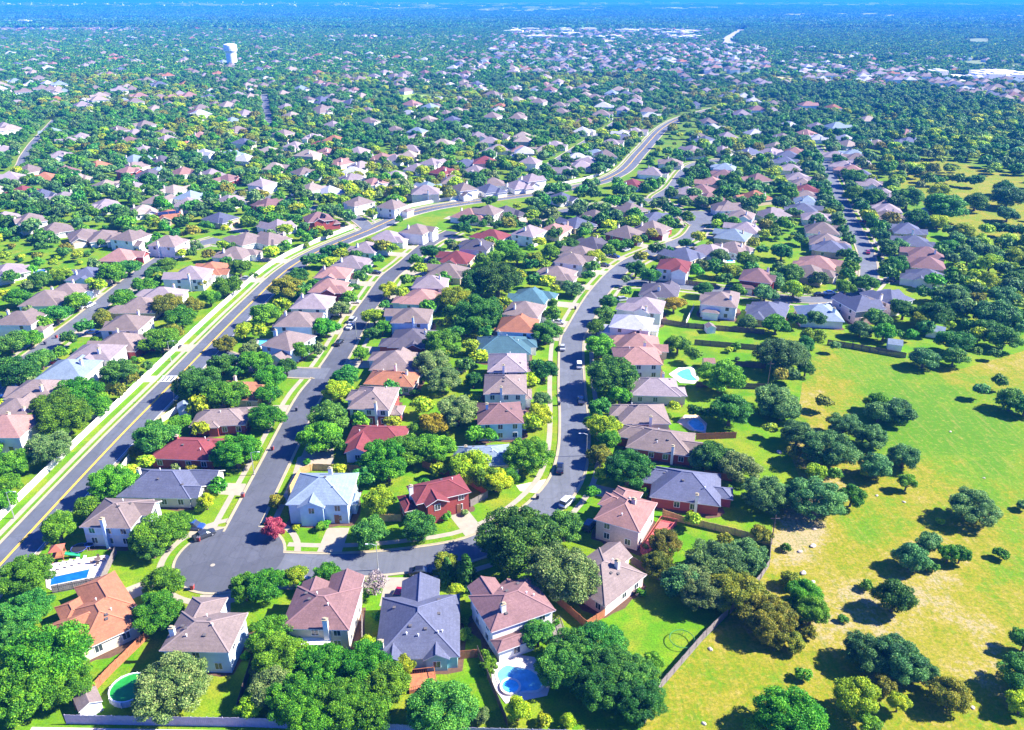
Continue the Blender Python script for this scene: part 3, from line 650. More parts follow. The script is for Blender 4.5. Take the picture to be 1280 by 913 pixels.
# roofs read off the photo: (px of the roof's middle, roof, wall, storeys)
ZR = []
def zl(ox, oy, items, k=4.):
    for it in items: ZR.append((ox + it[0] / k, oy + it[1] / k, *it[2:]))
zl(0, 0, [(495, 447, 'taupe', 'white', 1), (516, 419, 'dark', 'brick', 1), (515, 391, 'taupe', 'blue', 2), (527, 368, 'pink', 'blue', 1), (538, 350, 'lilac', 'white', 2), (560, 336, 'taupe', 'tan', 1), (571, 320, 'redbrown', 'tan', 1), (596, 304, 'dark', 'white', 2),
   (360, 421, 'taupe', 'blue', 2), (371, 396, 'taupe', 'blue', 2), (391, 374, 'lilac', 'white', 2), (411, 355, 'pink', 'brick', 2), (417, 338, 'pink', 'white', 2), (440, 325, 'lilac', 'white', 1), (458, 307, 'lilac', 'blue', 1),
   (648, 402, 'orange', 'blue', 2), (656, 383, 'taupe', 'white', 2), (664, 367, 'teal', 'white', 1), (696, 339, 'taupe', 'tan', 1), (716, 321, 'taupe', 'white', 2), (740, 302, 'dark', 'tan', 1),
   (797, 426, 'pink', 'tan', 1), (790, 399, 'pale', 'white', 2), (806, 378, 'lilac', 'white', 2), (825, 360, 'dark', 'white', 1), (843, 328, 'redbrown', 'white', 2), (856, 315, 'slate', 'tan', 1), (889, 311, 'lilac', 'white', 1), (917, 307, 'taupe', 'white', 1),
   (901, 371, 'taupe', 'white', 2), (960, 385, 'slate', 'tan', 1), (1024, 388, 'bluegrey', 'white', 1), (1076, 376, 'slate', 'pinkbrick', 2), (1112, 367, 'slate', 'white', 2), (947, 342, 'brown', 'brick', 2), (1022, 326, 'pink', 'cream', 1),
   (8, 527, 'pink', 'white', 2), (22, 506, 'taupe', 'white', 2), (48, 482, 'taupe', 'white', 2), (86, 457, 'bluegrey', 'white', 2), (119, 436, 'lilac', 'white', 2), (152, 424, 'taupe', 'brick', 1), (158, 400, 'taupe', 'white', 2), (176, 379, 'taupe', 'tan', 1), (203, 366, 'lilac', 'white', 1),
   (221, 353, 'taupe', 'white', 2), (239, 339, 'lilac', 'white', 2), (265, 333, 'orange', 'white', 1), (85, 360, 'taupe', 'blue', 1), (58, 370, 'taupe', 'blue', 1), (25, 394, 'taupe', 'white', 2), (110, 340, 'slate', 'blue', 1)], 1.)
zl(0, 160, [(345, 60, 'lilac', 'white', 1), (262, 12, 'bluegrey', 'white', 1), (405, 38, 'lilac', 'white', 1), (300, 130, 'lilac', 'white', 1), (645, 58, 'brown', 'tan', 1), (720, 102, 'lilac', 'white', 1), (1022, 118, 'pale', 'white', 2), (1150, 125, 'bluegrey', 'white', 1), (1000, 32, 'pink', 'tan', 1), (930, 78, 'orange', 'tan', 1),
   (490, 182, 'orange', 'cream', 1), (645, 205, 'pink', 'brick', 2), (225, 242, 'orange', 'cream', 1), (380, 240, 'beige', 'white', 1), (50, 240, 'lilac', 'white', 1), (790, 212, 'bluegrey', 'white', 1), (920, 212, 'pink', 'white', 1), (1060, 222, 'lilac', 'white', 1), (1140, 245, 'brown', 'brick', 1),
   (215, 325, 'slate', 'blue', 1), (325, 338, 'lilac', 'white', 1), (535, 278, 'beige', 'white', 1), (682, 288, 'lilac', 'white', 1), (870, 300, 'beige', 'white', 1), (955, 335, 'bluegrey', 'white', 1), (1145, 355, 'lilac', 'white', 1), (530, 375, 'lilac', 'white', 1), (715, 402, 'beige', 'white', 1),
   (842, 428, 'orange', 'tan', 1, 2), (1100, 440, 'slate', 'tan', 1), (150, 448, 'taupe', 'white', 2), (280, 495, 'taupe', 'white', 1), (415, 525, 'taupe', 'tan', 1), (515, 530, 'taupe', 'white', 1), (650, 530, 'taupe', 'white', 2), (840, 560, 'taupe', 'white', 2), (600, 630, 'pink', 'brick', 1), (1175, 615, 'taupe', 'white', 1), (20, 100, 'lilac', 'white', 1), (1235, 545, 'taupe', 'white', 1), (30, 440, 'lilac', 'white', 1), (40, 700, 'lilac', 'white', 1)])
zl(320, 160, [(195, 82, 'lilac', 'white', 1), (390, 50, 'orange', 'tan', 1), (312, 78, 'redbrown', 'tan', 1), (280, 40, 'lilac', 'white', 1), (350, 115, 'pink', 'white', 1), (510, 108, 'lilac', 'white', 1), (425, 165, 'pink', 'cream', 1), (525, 182, 'lilac', 'white', 1), (630, 140, 'pink', 'tan', 1), (695, 150, 'lilac', 'white', 1), (805, 195, 'lilac', 'white', 1), (880, 165, 'lilac', 'white', 2),
   (240, 212, 'taupe', 'blue', 2), (30, 268, 'lilac', 'white', 2), (478, 240, 'lilac', 'white', 2), (590, 262, 'pink', 'white', 2, 1), (705, 300, 'beige', 'tan', 1), (860, 285, 'bluegrey', 'white', 1), (935, 210, 'redbrown', 'brick', 1), (1040, 290, 'taupe', 'white', 2), (1170, 298, 'slate', 'white', 1), (1095, 205, 'lilac', 'white', 1), (1150, 122, 'lilac', 'white', 1), (1210, 98, 'lilac', 'white', 1),
   (280, 295, 'beige', 'white', 1), (370, 312, 'pale', 'white', 1), (515, 360, 'taupe', 'white', 2), (680, 378, 'taupe', 'white', 2), (60, 372, 'brown', 'brick', 1), (310, 440, 'brown', 'brick', 2, 1), (110, 480, 'lilac', 'white', 1), (70, 545, 'taupe', 'white', 1), (800, 42, 'lilac', 'white', 1), (1012, 65, 'lilac', 'white', 1), (1110, 35, 'lilac', 'white', 1), (805, 498, 'taupe', 'white', 2), (660, 535, 'lilac', 'white', 1), (1065, 425, 'pink', 'white', 1), (1160, 405, 'taupe', 'white', 2), (1250, 410, 'dark', 'brick', 1), (1180, 528, 'redbrown', 'white', 1)])
zl(640, 160, [(90, 160, 'lilac', 'white', 2), (215, 78, 'lilac', 'white', 1), (380, 160, 'lilac', 'white', 1), (495, 65, 'lilac', 'white', 2), (420, 120, 'bluegrey', 'white', 1), (550, 25, 'pale', 'white', 1), (615, 12, 'lilac', 'white', 1), (265, 208, 'lilac', 'white', 1), (100, 245, 'lilac', 'white', 2), (30, 280, 'lilac', 'white', 1), (350, 10, 'pale', 'white', 1), (795, 165, 'taupe', 'white', 1), (700, 215, 'lilac', 'white', 1), (600, 270, 'redbrown', 'blue', 1),
   (875, 310, 'lilac', 'white', 1), (1000, 262, 'pink', 'tan', 1), (1060, 225, 'brown', 'tan', 1), (1065, 190, 'bluegrey', 'white', 2), (950, 300, 'brown', 'tan', 1), (985, 345, 'brown', 'tan', 1), (1075, 385, 'taupe', 'white', 1), (1150, 425, 'taupe', 'blue', 2), (1170, 495, 'lilac', 'white', 1), (1115, 580, 'brown', 'tan', 1), (600, 395, 'taupe', 'tan', 1), (570, 515, 'taupe', 'brick', 1), (720, 438, 'slate', 'tan', 1), (700, 490, 'taupe', 'brick', 1), (415, 430, 'taupe', 'brick', 1), (325, 465, 'slate', 'tan', 1), (210, 500, 'pink', 'cream', 1), (85, 508, 'lilac', 'white', 2), (20, 385, 'lilac', 'brick', 2), (250, 340, 'slate', 'white', 1), (400, 565, 'dark', 'tan', 1),
   (900, 100, 'lilac', 'white', 1), (965, 50, 'slate', 'white', 2), (1185, 115, 'slate', 'tan', 1), (1050, 105, 'lilac', 'white', 1)])
zl(960, 160, [(335, 130, 'lilac', 'white', 1), (380, 178, 'lilac', 'white', 1), (420, 205, 'pink', 'tan', 1), (470, 228, 'slate', 'tan', 1), (512, 270, 'lilac', 'white', 1), (580, 322, 'lilac', 'white', 1), (598, 362, 'lilac', 'white', 1), (600, 432, 'taupe', 'white', 1), (695, 498, 'slate', 'tan', 1), (728, 558, 'slate', 'tan', 1), (790, 615, 'brown', 'tan', 1), (800, 668, 'brown', 'tan', 1), (790, 728, 'slate', 'white', 1),
   (85, 160, 'slate', 'white', 1), (112, 195, 'lilac', 'white', 1), (150, 240, 'lilac', 'white', 1), (190, 300, 'redbrown', 'white', 1), (175, 395, 'slate', 'tan', 1), (240, 435, 'lilac', 'white', 1), (270, 498, 'taupe', 'white', 1), (290, 555, 'taupe', 'white', 1), (312, 585, 'slate', 'tan', 1), (690, 20, 'pink', 'tan', 1), (660, 70, 'slate', 'white', 1), (700, 60, 'slate', 'white', 1), (20, 112, 'lilac', 'white', 1), (100, 130, 'slate', 'blue', 1), (190, 20, 'pink', 'tan', 1), (250, 45, 'pale', 'white', 1)])
rowcount = {}
def free_of_houses(x, y, m): return all(math.hypot(h['x'] - x, h['y'] - y) > m for h in HOUSES)
def word(i): return ordn(i)
todo = []
for it in ZR:
    px, py, rc, wc, st = it[:5]; sol = it[5] if len(it) > 5 else 0
    e = 2.8 if st == 1 else 4.8
    x, y = G(px, py, e + 1.2)
    if not free_of_houses(x, y, 9) or any(math.hypot(t['x'] - x, t['y'] - y) < 8.5 for t in todo): continue
    todo.append(dict(x=x, y=y, px=px, py=py, rc=rc, wc=wc, st=st, sol=sol))
for r_, lo, hi in ((S6, 290, 560), (S2, 285, 350)):
    for sd_ in (-1, 1):
        for k in range(0, len(r_['s']), 2):
            q = r_['s'][k] + r_['n'][k] * sd_ * (r_['hw'] + (15.5 if r_ is not R1 else 20))
            if not lo < q[1] < hi or road_gap(*q) < 11 or inpoly(*PX(*q), MEAD2) or any(math.hypot(t['x'] - q[0], t['y'] - q[1]) < 13.5 for t in todo) or not free_of_houses(*q, 13.5): continue
            pr_ = random.Random(int(q[0] * 5 + q[1])); p = PX(*q, 4)
            todo.append(dict(x=float(q[0]), y=float(q[1]), px=p[0], py=p[1], rc=pr_.choice(['lilac', 'lilac', 'taupe', 'slate', 'bluegrey', 'pink']), wc=pr_.choice(['white', 'cream', 'tan']), st=1, sol=0))
for t in todo:
    d, ri, i = near_road(t['x'], t['y']); q = RS[i]; t['d'] = d
    r = ROADS[ri]; t['ri'] = ri; rel = np.array([t['x'] - q[0], t['y'] - q[1]])
    k = i - int(np.argmax(RI == ri)); t['s'] = k
    t['sd'] = float(np.sign(rel.dot(r['n'][min(k, len(r['n']) - 1)])))
    if d < 36: f = -r['n'][min(k, len(r['n']) - 1)] * t['sd']
    else:
        a = .5 * math.sin(t['x'] * .011) + .6 * math.sin(t['y'] * .009 + 1.3) + (math.pi / 2 if math.sin(t['x'] * .017 + t['y'] * .006) > 0 else 0)
        f = np.array([math.cos(a), math.sin(a)])
    t['f'] = f
rows = {}
for t in todo:
    if t['d'] < 36: rows.setdefault((t['ri'], t['sd']), []).append(t)
for key, L in rows.items():
    L.sort(key=lambda t: PX(t['x'], t['y'])[1], reverse=True)
    for i, t in enumerate(L):
        r = ROADS[key[0]]; k = min(t['s'], len(r['n']) - 1); nx = PX(*(r['s'][k] + r['n'][k] * t['sd'] * 10))[0] - PX(*r['s'][k])[0]
        side = 'left' if nx < 0 else 'right'
        t['where'] = (word(i), f"up {r['desc']}'s {side} side")
DRIVES = []
STO = {1: 'one-storey', 2: 'two-storey'}
for t in todo:
    r = random.Random(int(t['px'] * 31 + t['py']))
    far = t['y'] > 420
    f = t['f']; rz = math.atan2(f[0], -f[1]); w = r.uniform(11.5, 13.5); d = r.uniform(11.5, 14)
    if t['st'] == 2: w, d = r.uniform(10.5, 12), r.uniform(11, 12.5)
    e = 2.8 if t['st'] == 1 else 4.8
    sgn = r.choice((-1, 1)); wg = [('F', sgn * w * .24, 5.4, r.uniform(1.8, 3.6), 2.8 if r.random() < .6 else e, r.choice('gh'))]
    if r.random() < .6: wg.append(('B', -sgn * w * .2, r.uniform(4, 5), r.uniform(1, 2.2), 2.8, r.choice('gh')))
    if r.random() < .35: wg.append((r.choice('LR'), r.uniform(-2, 2), 4.5, .8, e, 'g'))
    if 'where' in t: lab = f"{RN[t['rc']]}-roofed {STO[t['st']]} house, {t['where'][0]} {t['where'][1]}"; ref = f"{t['where'][0]} house {t['where'][1]}"
    else: lab = None; ref = None
    o = house(t['x'], t['y'], rz, w, d, e, t['rc'], t['wc'], lab, ref, wg, detail=0 if far else 1, pitch=r.uniform(.46, .58), solar=t['sol'], chim=None if r.random() < .7 else False, seed=int(t['px'] * 7 + t['py']))
    if not far and t['d'] < 36:            # its driveway
        q = RS[near_road(t['x'], t['y'])[2]]; rr = ROADS[t['ri']]; s_ = np.array([f[1], -f[0]]) * (-sgn) * w * .24
        L = t['d'] - rr['hw'] - d / 2 - 1.5
        if L > 1:
            c0 = np.array([t['x'], t['y']]) - np.array([f[1], -f[0]]) * sgn * w * .24 + f * (d / 2 + 1.4); c1 = c0 + f * (L + .6); sx = np.array([f[1], -f[0]]) * 2.5
            mbd = MB(); mbd.quad([(*(c0 - sx), .013), (*(c1 - sx * 1.15), .013), (*(c1 + sx * 1.15), .013), (*(c0 + sx), .013)][::1])
            if Vector(mbd.v[1]).__sub__(Vector(mbd.v[0])).cross(Vector(mbd.v[2]) - Vector(mbd.v[1])).z < 0: mbd.f[0] = mbd.f[0][::-1]
            struct(mbd.build('driveway', CONC)); DRIVES.append((t, (c0 + c1) / 2, f, ref, L))

MULCH = plain('mulch', (.10, .055, .035), .95, var=.35, sc=2.)
for h in HOUSES:
    if h['y'] > 260: continue
    r_ = random.Random(int(h['x'] * 3 + h['y'])); mb = MB(); M = Matrix.Translation((h['x'], h['y'], 0)) @ Matrix.Rotation(h['rz'], 4, 'Z'); pts = []
    W2, D2 = h['w'] / 2, h['d'] / 2
    for a0, a1 in [((-W2, -D2), (W2, -D2)), ((W2, -D2), (W2, D2)), ((W2, D2), (-W2, D2)), ((-W2, D2), (-W2, -D2))]:
        for k in range(5):
            t = k / 5; e_ = r_.uniform(.5, 1.9); x_, y_ = a0[0] + (a1[0] - a0[0]) * t, a0[1] + (a1[1] - a0[1]) * t; l_ = math.hypot(x_ / W2, y_ / D2)
            nx, ny = x_ / W2 / l_, y_ / D2 / l_; pts.append(M @ Vector((x_ + nx * e_, y_ + ny * e_, .009)))
    mb.quad(pts); struct(mb.build('flower_bed', MULCH))
# ------------------------------------------------------------------ land-use zones of the distance
FOREST = [[(1150, 138), (1310, 150), (1310, 440), (1200, 455), (1140, 405), (1172, 335), (1192, 300), (1155, 255), (1118, 215), (1105, 165)],
          [(960, 108), (1160, 112), (1310, 140), (1310, 152), (1150, 150), (1000, 138), (940, 122)], [(890, 26), (1320, 26), (1320, 72), (1180, 74), (960, 60), (930, 60), (890, 40)],
          [(-50, 8), (640, 9), (640, 20), (330, 24), (-50, 20)], [(640, 18), (900, 18), (900, 38), (640, 38)], [(380, 24), (640, 22), (640, 45), (380, 46)]]
DENSE = [[(600, 56), (960, 58), (960, 95), (640, 97)], [(1000, 84), (1160, 86), (1160, 108), (1000, 104)], [(1155, 103), (1310, 104), (1310, 138), (1170, 134)], [(-50, 22), (170, 23), (170, 40), (-50, 40)], [(560, 70), (660, 66), (660, 96), (570, 92)], [(640, 38), (870, 38), (870, 50), (640, 50)]]
BARE = [FIELD, MEAD2] + [s[0] for s in SMALL]
def zone(x, y):
    p = PX(x, y)
    if not (-90 < p[0] < 1370 and p[1] < 960): return None
    for q in BARE:
        if inpoly(*p, q): return 'bare'
    for q in FOREST:
        if inpoly(*p, q): return 'forest'
    for q in DENSE:
        if inpoly(*p, q): return 'dense'
    return 'res'
rf = random.Random(5)
FARH = []
hx = np.array([[h['x'], h['y']] for h in HOUSES])
y = 330.
yy = 330.
while yy < 2900:
    half = yy * .70; xx = -half; st = 20 if yy < 1500 else 26
    while xx < half:
        x = xx + rf.uniform(-5.5, 5.5); y = yy + rf.uniform(-7, 7) + 9 * math.sin(xx * .013 + yy * .004)
        z = zone(x, y); xx += st
        if z is None or z in ('bare', 'forest'): continue
        pr = (.50 if y < 620 else .36) if z == 'res' else .85
        if math.sin(x * .006 + 1) * math.sin(y * .0045 + 2) > .55 and z == 'res': pr *= .35
        if rf.random() > pr: continue
        if road_gap(x, y) < 9: continue
        q_ = R1['s'][int(np.argmin(np.hypot(R1['s'][:, 0] - x, R1['s'][:, 1] - y)))]
        if 350 < y < 760 and y < q_[1] and math.hypot(q_[0] - x, q_[1] - y) < 28: continue
        if np.hypot(hx[:, 0] - x, hx[:, 1] - y).min() < 15.5: continue
        FARH.append((x, y, z))
    yy += 29 if yy < 1500 else 34
FARH.sort(key=lambda t: t[1])
ROOFPICK = ['lilac'] * 4 + ['taupe'] * 5 + ['beige'] * 3 + ['pale'] * 2 + ['bluegrey', 'pink', 'brown', 'slate', 'slate', 'orange', 'redbrown', 'dark']
n_ind = max(0, 300 - len(HOUSES))
HM = {}
def angle_at(x, y): return .5 * math.sin(x * .004) + .5 * math.sin(y * .0035 + 1.3) + (math.pi / 2 if math.sin(x * .009 + y * .003) > 0 else 0)
for x, y, z in FARH[:n_ind]:
    st = rf.random() < .3
    house(x, y, angle_at(x, y) + rf.choice((0, math.pi)), rf.uniform(11, 13.5), rf.uniform(12, 15), 4.8 if st else 2.8, rf.choice(ROOFPICK), rf.choice(['white', 'white', 'cream', 'tan']), None, None,
          [('F', rf.choice((-2.8, 2.8)), 5.2, rf.uniform(2, 3.5), 2.8, rf.choice('gh'))], detail=0, chim=None if rf.random() < .5 else False, pitch=rf.uniform(.48, .6))
rest = MB(); rm = ['lilac', 'taupe', 'beige', 'pale', 'bluegrey', 'pink', 'slate', 'brown', 'orange']; ri_ = {k: i for i, k in enumerate(rm)}
for x, y, z in FARH[n_ind:]:
    rc = rf.choice(ROOFPICK); rc = rc if rc in ri_ else 'taupe'
    w, d, e = rf.uniform(11, 15), rf.uniform(12, 16), rf.choice((3., 3., 5.4)); M = Matrix.Translation((x, y, 0)) @ Matrix.Rotation(angle_at(x, y) + (math.pi / 2 if rf.random() < .3 else 0), 4, 'Z')
    rest.box(-w / 2, w / 2, -d / 2, d / 2, 0, e, len(rm), M)
    k = len(rest.m); hip(rest, -w / 2 - .5, w / 2 + .5, -d / 2 - .5, d / 2 + .5, e - .1, .55, M)
    for j in range(k, len(rest.m)): rest.m[j] = ri_[rc] if rest.m[j] == 0 else len(rm)
    k = len(rest.m); sx = rf.choice((-1, 1)) * w * .25
    gable(rest, sx - 3.2, sx + 3.2, -d / 2 - 3, 0, e - .1, .55, M)
    for j in range(k, len(rest.m)): rest.m[j] = ri_[rc] if rest.m[j] == 0 else len(rm)
    rest.box(sx - 2.7, sx + 2.7, -d / 2 - 2.6, -d / 2 + .3, 0, e, len(rm), M)
struct(rest.build('distant_houses', [roof_mat(k, RC[k]) for k in rm] + [wall_mat('white')]), 'stuff')
# far commercial sheds and offices, pale against the woods
fb = MB(); bands = [(0, 640, 6, 9.5, 90), (640, 1280, 4, 8, 60), (600, 760, 10, 16, 30), (640, 870, 38, 50, 34), (930, 1280, 16, 36, 40), (430, 560, 10, 14, 14), (0, 60, 24, 30, 5), (210, 240, 30, 33, 3), (900, 945, 30, 36, 8), (1170, 1280, 94, 101, 10), (820, 900, 10, 14, 12), (-20, 1300, 3, 8, 120)]
for x0, x1, y0, y1, n_ in bands:
    for k in range(n_):
        x, y = G(rf.uniform(x0, x1), rf.uniform(y0, y1)); far = y / 3000
        w, d, h = rf.uniform(25, 70) * min(3, max(.6, far)), rf.uniform(20, 40), rf.uniform(6, 13) * min(2.2, max(.7, far * .6))
        if rf.random() < .03 and y > 5500: w, h = 26, rf.uniform(18, 28)
        fb.box(-w / 2, w / 2, -d / 2, d / 2, 0, h, 0, Matrix.Translation((x, y, 0)) @ Matrix.Rotation(rf.uniform(-.3, .3), 4, 'Z'))
        fb.box(-w * .2, w * .2, -d * .3, d * .3, h, h + 1.5, 0, Matrix.Translation((x, y, 0)))
struct(fb.build('distant_buildings', plain('pale_cladding', (.78, .75, .70), .7, var=.1, sc=.02)), 'stuff')

# ------------------------------------------------------------------ trees
def leafset(seed, lobes, nleaf, ls, rnd_n=.55, sag=0.):
    """leaf cards over a set of lobes (cx,cy,cz,r,zs); returns corner array and tint"""
    g = np.random.default_rng(seed); L = np.array(lobes); wgt = L[:, 3] ** 2; wgt /= wgt.sum()
    m = int(nleaf * 1.7); k = g.choice(len(L), m, p=wgt)
    d = g.normal(size=(m, 3)); d /= np.linalg.norm(d, axis=1)[:, None]
    rr = L[k, 3] * (1.02 + g.normal(size=m) * .17)
    pos = L[k, :3] + d * rr[:, None] * np.stack([np.ones(m), np.ones(m), L[k, 4]], 1)
    keep = np.ones(m, bool)
    for j in range(len(L)):
        q = (pos - L[j, :3]) / np.array([1, 1, L[j, 4]]); keep &= (k == j) | (np.linalg.norm(q, axis=1) > L[j, 3] * .72)
    keep &= ~((d[:, 2] < -.55) & (g.random(m) < .6))
    pos, d, k = pos[keep][:nleaf], d[keep][:nleaf], k[keep][:nleaf]; m = len(pos)
    nr = d + g.normal(size=(m, 3)) * rnd_n; nr[:, 2] += .15; nr /= np.linalg.norm(nr, axis=1)[:, None]
    t = g.normal(size=(m, 3)); t -= nr * (t * nr).sum(1)[:, None]; t /= np.linalg.norm(t, axis=1)[:, None]; b = np.cross(nr, t)
    s = (ls * g.uniform(.6, 1.35, m))[:, None]; s2 = s * g.uniform(.45, .9, m)[:, None]
    c = np.stack([pos - t * s, pos - b * s2 + nr * s * .12, pos + t * s, pos + b * s2 + nr * s * .12], 1)
    lt = g.uniform(.25, .75, len(L)); tint = np.clip(lt[k] + g.normal(size=m) * .24 + (pos[:, 2] * 0), 0, 1)
    return c, tint
def round_lobes(seed, n=20, flat=.8, spread=.64, r0=.27, r1=.42):
    g = np.random.default_rng(seed); L = [(0, 0, .05, .42, flat)]
    while len(L) < n:
        d = g.normal(size=3); d /= np.linalg.norm(d)
        if d[2] < -.45: continue
        p = d * spread * g.uniform(.66, 1.18); p[2] *= flat; L.append((*p, g.uniform(r0, r1), .85))
    return L
def cone_lobes(seed, n=16):
    g = np.random.default_rng(seed); L = []
    for k in range(n):
        t = k / (n - 1); a = g.uniform(0, 6.28); rad = .55 * (1 - t) + .08
        L.append((math.cos(a) * rad * .5, math.sin(a) * rad * .5, -1. + 2.6 * t, rad * .8 + .12, 1.1))
    return L
def leaf_mesh(name, sets, mats):
    cs = np.concatenate([s[0] for s in sets]); ti = np.concatenate([s[1] for s in sets]); mi = np.concatenate([np.full(len(s[0]), s[2] if len(s) > 2 else 0) for s in sets])
    n = len(cs); me = bpy.data.meshes.new(name); me.vertices.add(4 * n); me.vertices.foreach_set('co', cs.reshape(-1).astype(np.float32))
    me.loops.add(4 * n); me.loops.foreach_set('vertex_index', np.arange(4 * n, dtype=np.int32)); me.polygons.add(n)
    me.polygons.foreach_set('loop_start', np.arange(0, 4 * n, 4, dtype=np.int32))
    me.polygons.foreach_set('material_index', mi.astype(np.int32)); at = me.attributes.new('tint', 'FLOAT', 'FACE'); at.data.foreach_set('value', ti.astype(np.float32))
    for m in mats: me.materials.append(m)
    me.update(calc_edges=True); return me
CROWN = {}
for k in range(7): CROWN['big', k] = leaf_mesh('crown_leaves', [leafset(10 + k, round_lobes(10 + k, 70, .80, .76, .11, .25), 24000, .033, .75)], [FOL['g']])
for k in range(5): CROWN['huge', k] = leaf_mesh('crown_leaves', [leafset(80 + k, round_lobes(80 + k, 110, .78, .80, .08, .21), 42000, .024, .9)], [FOL['g']])
for k in range(7): CROWN['mid', k] = leaf_mesh('crown_leaves', [leafset(30 + k, round_lobes(30 + k, 40, .85, .70, .15, .30), 11000, .047, .75)], [FOL['g']])
for k in range(4): CROWN['small', k] = leaf_mesh('crown_leaves', [leafset(50 + k, round_lobes(50 + k, 18, .9, .62, .24, .40), 1900, .11, .6)], [FOL['g']])
for k in range(3): CROWN['thin', k] = leaf_mesh('crown_leaves', [leafset(60 + k, round_lobes(60 + k, 26, .9, .7, .14, .26), 1500, .06, .9)], [FOL['g']])
for k in range(2): CROWN['cone', k] = leaf_mesh('crown_leaves', [leafset(70 + k, cone_lobes(70 + k), 2600, .13)], [FOL['g']])
def trunk_mesh(seed, limbs=6, top=.75):
    g = random.Random(seed); mb = MB()
    mb.tube((0, 0, -.1), (.02, .01, .38), .11, .075, 8); mb.tube((.02, .01, .36), (.0, .03, top), .075, .03, 7)
    for k in range(limbs):
        a = k * 6.28 / limbs + g.uniform(-.4, .4); z0 = g.uniform(.25, .45); e = (math.cos(a) * g.uniform(.4, .62), math.sin(a) * g.uniform(.4, .62), g.uniform(.5, .85))
        m_ = (e[0] * .5 + .03, e[1] * .5, z0 + (e[2] - z0) * .62)
        mb.tube((0, 0, z0), m_, .05, .035, 6); mb.tube(m_, e, .035, .012, 5)
    return mb.mesh('trunk_limbs', BARK)
TRUNK = [trunk_mesh(k) for k in range(4)]
TREES = []
rt = random.Random(21)
def tree(x, y, r, kind, pr, label=None, rz=None, zc=None):
    rzc = rz if rz else r * (.80 if r > 4 else .92)
    if kind == 'c': rzc = r * 1.0
    zc = zc if zc else (max(.62 * rzc + 1.5, rzc * .95) if r > 1.7 else rzc * .75)
    fam = 'cone' if kind == 'c' else 'thin' if kind == 'p' else 'huge' if pr > 30 else 'big' if pr > 20 else 'mid' if pr > 10 else 'small'
    ks = [k for k in CROWN if k[0] == fam]; me = CROWN[rt.choice(ks)]
    shrub = r <= 1.7 and kind != 'c'
    nm = 'shrub' if shrub else NAME[kind]
    root = thing(nm, label, 'shrub' if shrub else 'tree', (x, y, 0), rt.uniform(0, 6.28), ('shrubs in the yards' if shrub else 'trees of the neighbourhood'))
    if kind == 'c': zc = 1.05 * r
    c = link('crown', me, root, (0, 0, zc), 0, (r, r * rt.uniform(.9, 1.08), rzc))
    c.material_slots[0].link = 'OBJECT'; c.material_slots[0].material = FOL[kind]
    if not shrub: link('trunk', rt.choice(TRUNK), root, (0, 0, 0), rt.uniform(0, 6), (r * .95, r * .95, zc + rzc * .35))
    else: link('stem', TRUNK[0], root, (0, 0, 0), 0, (r * .5, r * .5, zc))
    TREES.append(dict(x=x, y=y, r=r, kind=kind, root=root, label=label, shrub=shrub, pr=pr, zc=zc))
    return root
TL = []
def zt(ox, oy, items, k=4.):
    for a, b, r, kd in items: TL.append((ox + a / k, oy + b / k, r / k, kd))
zt(0, 685, [(130, 130, 118, 'g'), (130, 315, 112, 'o'), (215, 545, 190, 'g'), (120, 720, 165, 'g'), (330, 670, 120, 'g'), (815, 180, 90, 'g'), (790, 320, 108, 'g'), (870, 690, 165, 'v'), (1225, 200, 80, 'g'), (1250, 790, 65, 'y'), (40, 430, 80, 'o'), (1265, 395, 22, 'g')])
zt(320, 685, [(50, 185, 90, 'g'), (195, 140, 62, 'y'), (355, 150, 82, 'g'), (235, 195, 40, 'g'), (90, 440, 110, 'g'), (225, 420, 60, 'v'), (120, 545, 130, 'g'), (330, 600, 125, 'g'), (550, 590, 125, 'g'), (650, 680, 105, 'g'), (200, 760, 140, 'g'), (430, 775, 140, 'g'), (570, 830, 105, 'g'), (70, 700, 105, 'v'), (280, 880, 110, 'g'), (740, 590, 62, 'y'), (920, 805, 165, 'o'), (1130, 840, 42, 'v'), (958, 140, 50, 'c'), (1050, 155, 58, 'c'), (590, 175, 72, 'p'), (950, 80, 66, 'a'), (560, 480, 50, 'y'), (540, 235, 32, 'g'), (1045, 435, 38, 'y'), (1165, 590, 45, 'g'), (1000, 215, 45, 'y'), (850, 190, 26, 'y'), (25, 610, 60, 'v')])
zt(560, 685, [(560, 130, 162, 'v'), (450, 430, 82, 'o'), (640, 500, 112, 'o'), (765, 480, 115, 'o'), (560, 600, 108, 'o'), (800, 600, 125, 'o'), (930, 640, 118, 'o'), (740, 700, 110, 'o'), (960, 770, 120, 'o'), (1025, 575, 56, 'g'), (350, 805, 68, 'y'), (170, 838, 44, 'v'), (80, 432, 38, 'y'), (1190, 180, 105, 'b'), (1240, 260, 90, 'v'), (1050, 85, 78, 'a'), (190, 545, 40, 'g'), (480, 865, 40, 'y'), (600, 870, 45, 'y'), (60, 750, 50, 'o'), (265, 30, 70, 'o'), (90, 145, 62, 'c')])
zt(0, 500, [(330, 85, 118, 'g'), (500, 35, 60, 'g'), (45, 330, 95, 'g'), (235, 250, 108, 'v'), (130, 165, 40, 'y'), (20, 500, 62, 'g'), (40, 420, 60, 'g'), (780, 185, 102, 'o'), (900, 115, 55, 'g'), (685, 262, 44, 'a'), (730, 315, 42, 'y'), (555, 415, 108, 'g'), (430, 540, 72, 'g'), (290, 635, 88, 'g'), (795, 665, 112, 'g'), (885, 620, 78, 'g'), (1180, 262, 108, 'g'), (1030, 505, 44, 'y'), (1060, 480, 26, 'y'), (760, 730, 78, 'o'), (1000, 540, 28, 'y'), (700, 720, 60, 'o'), (980, 400, 16, 'c')])
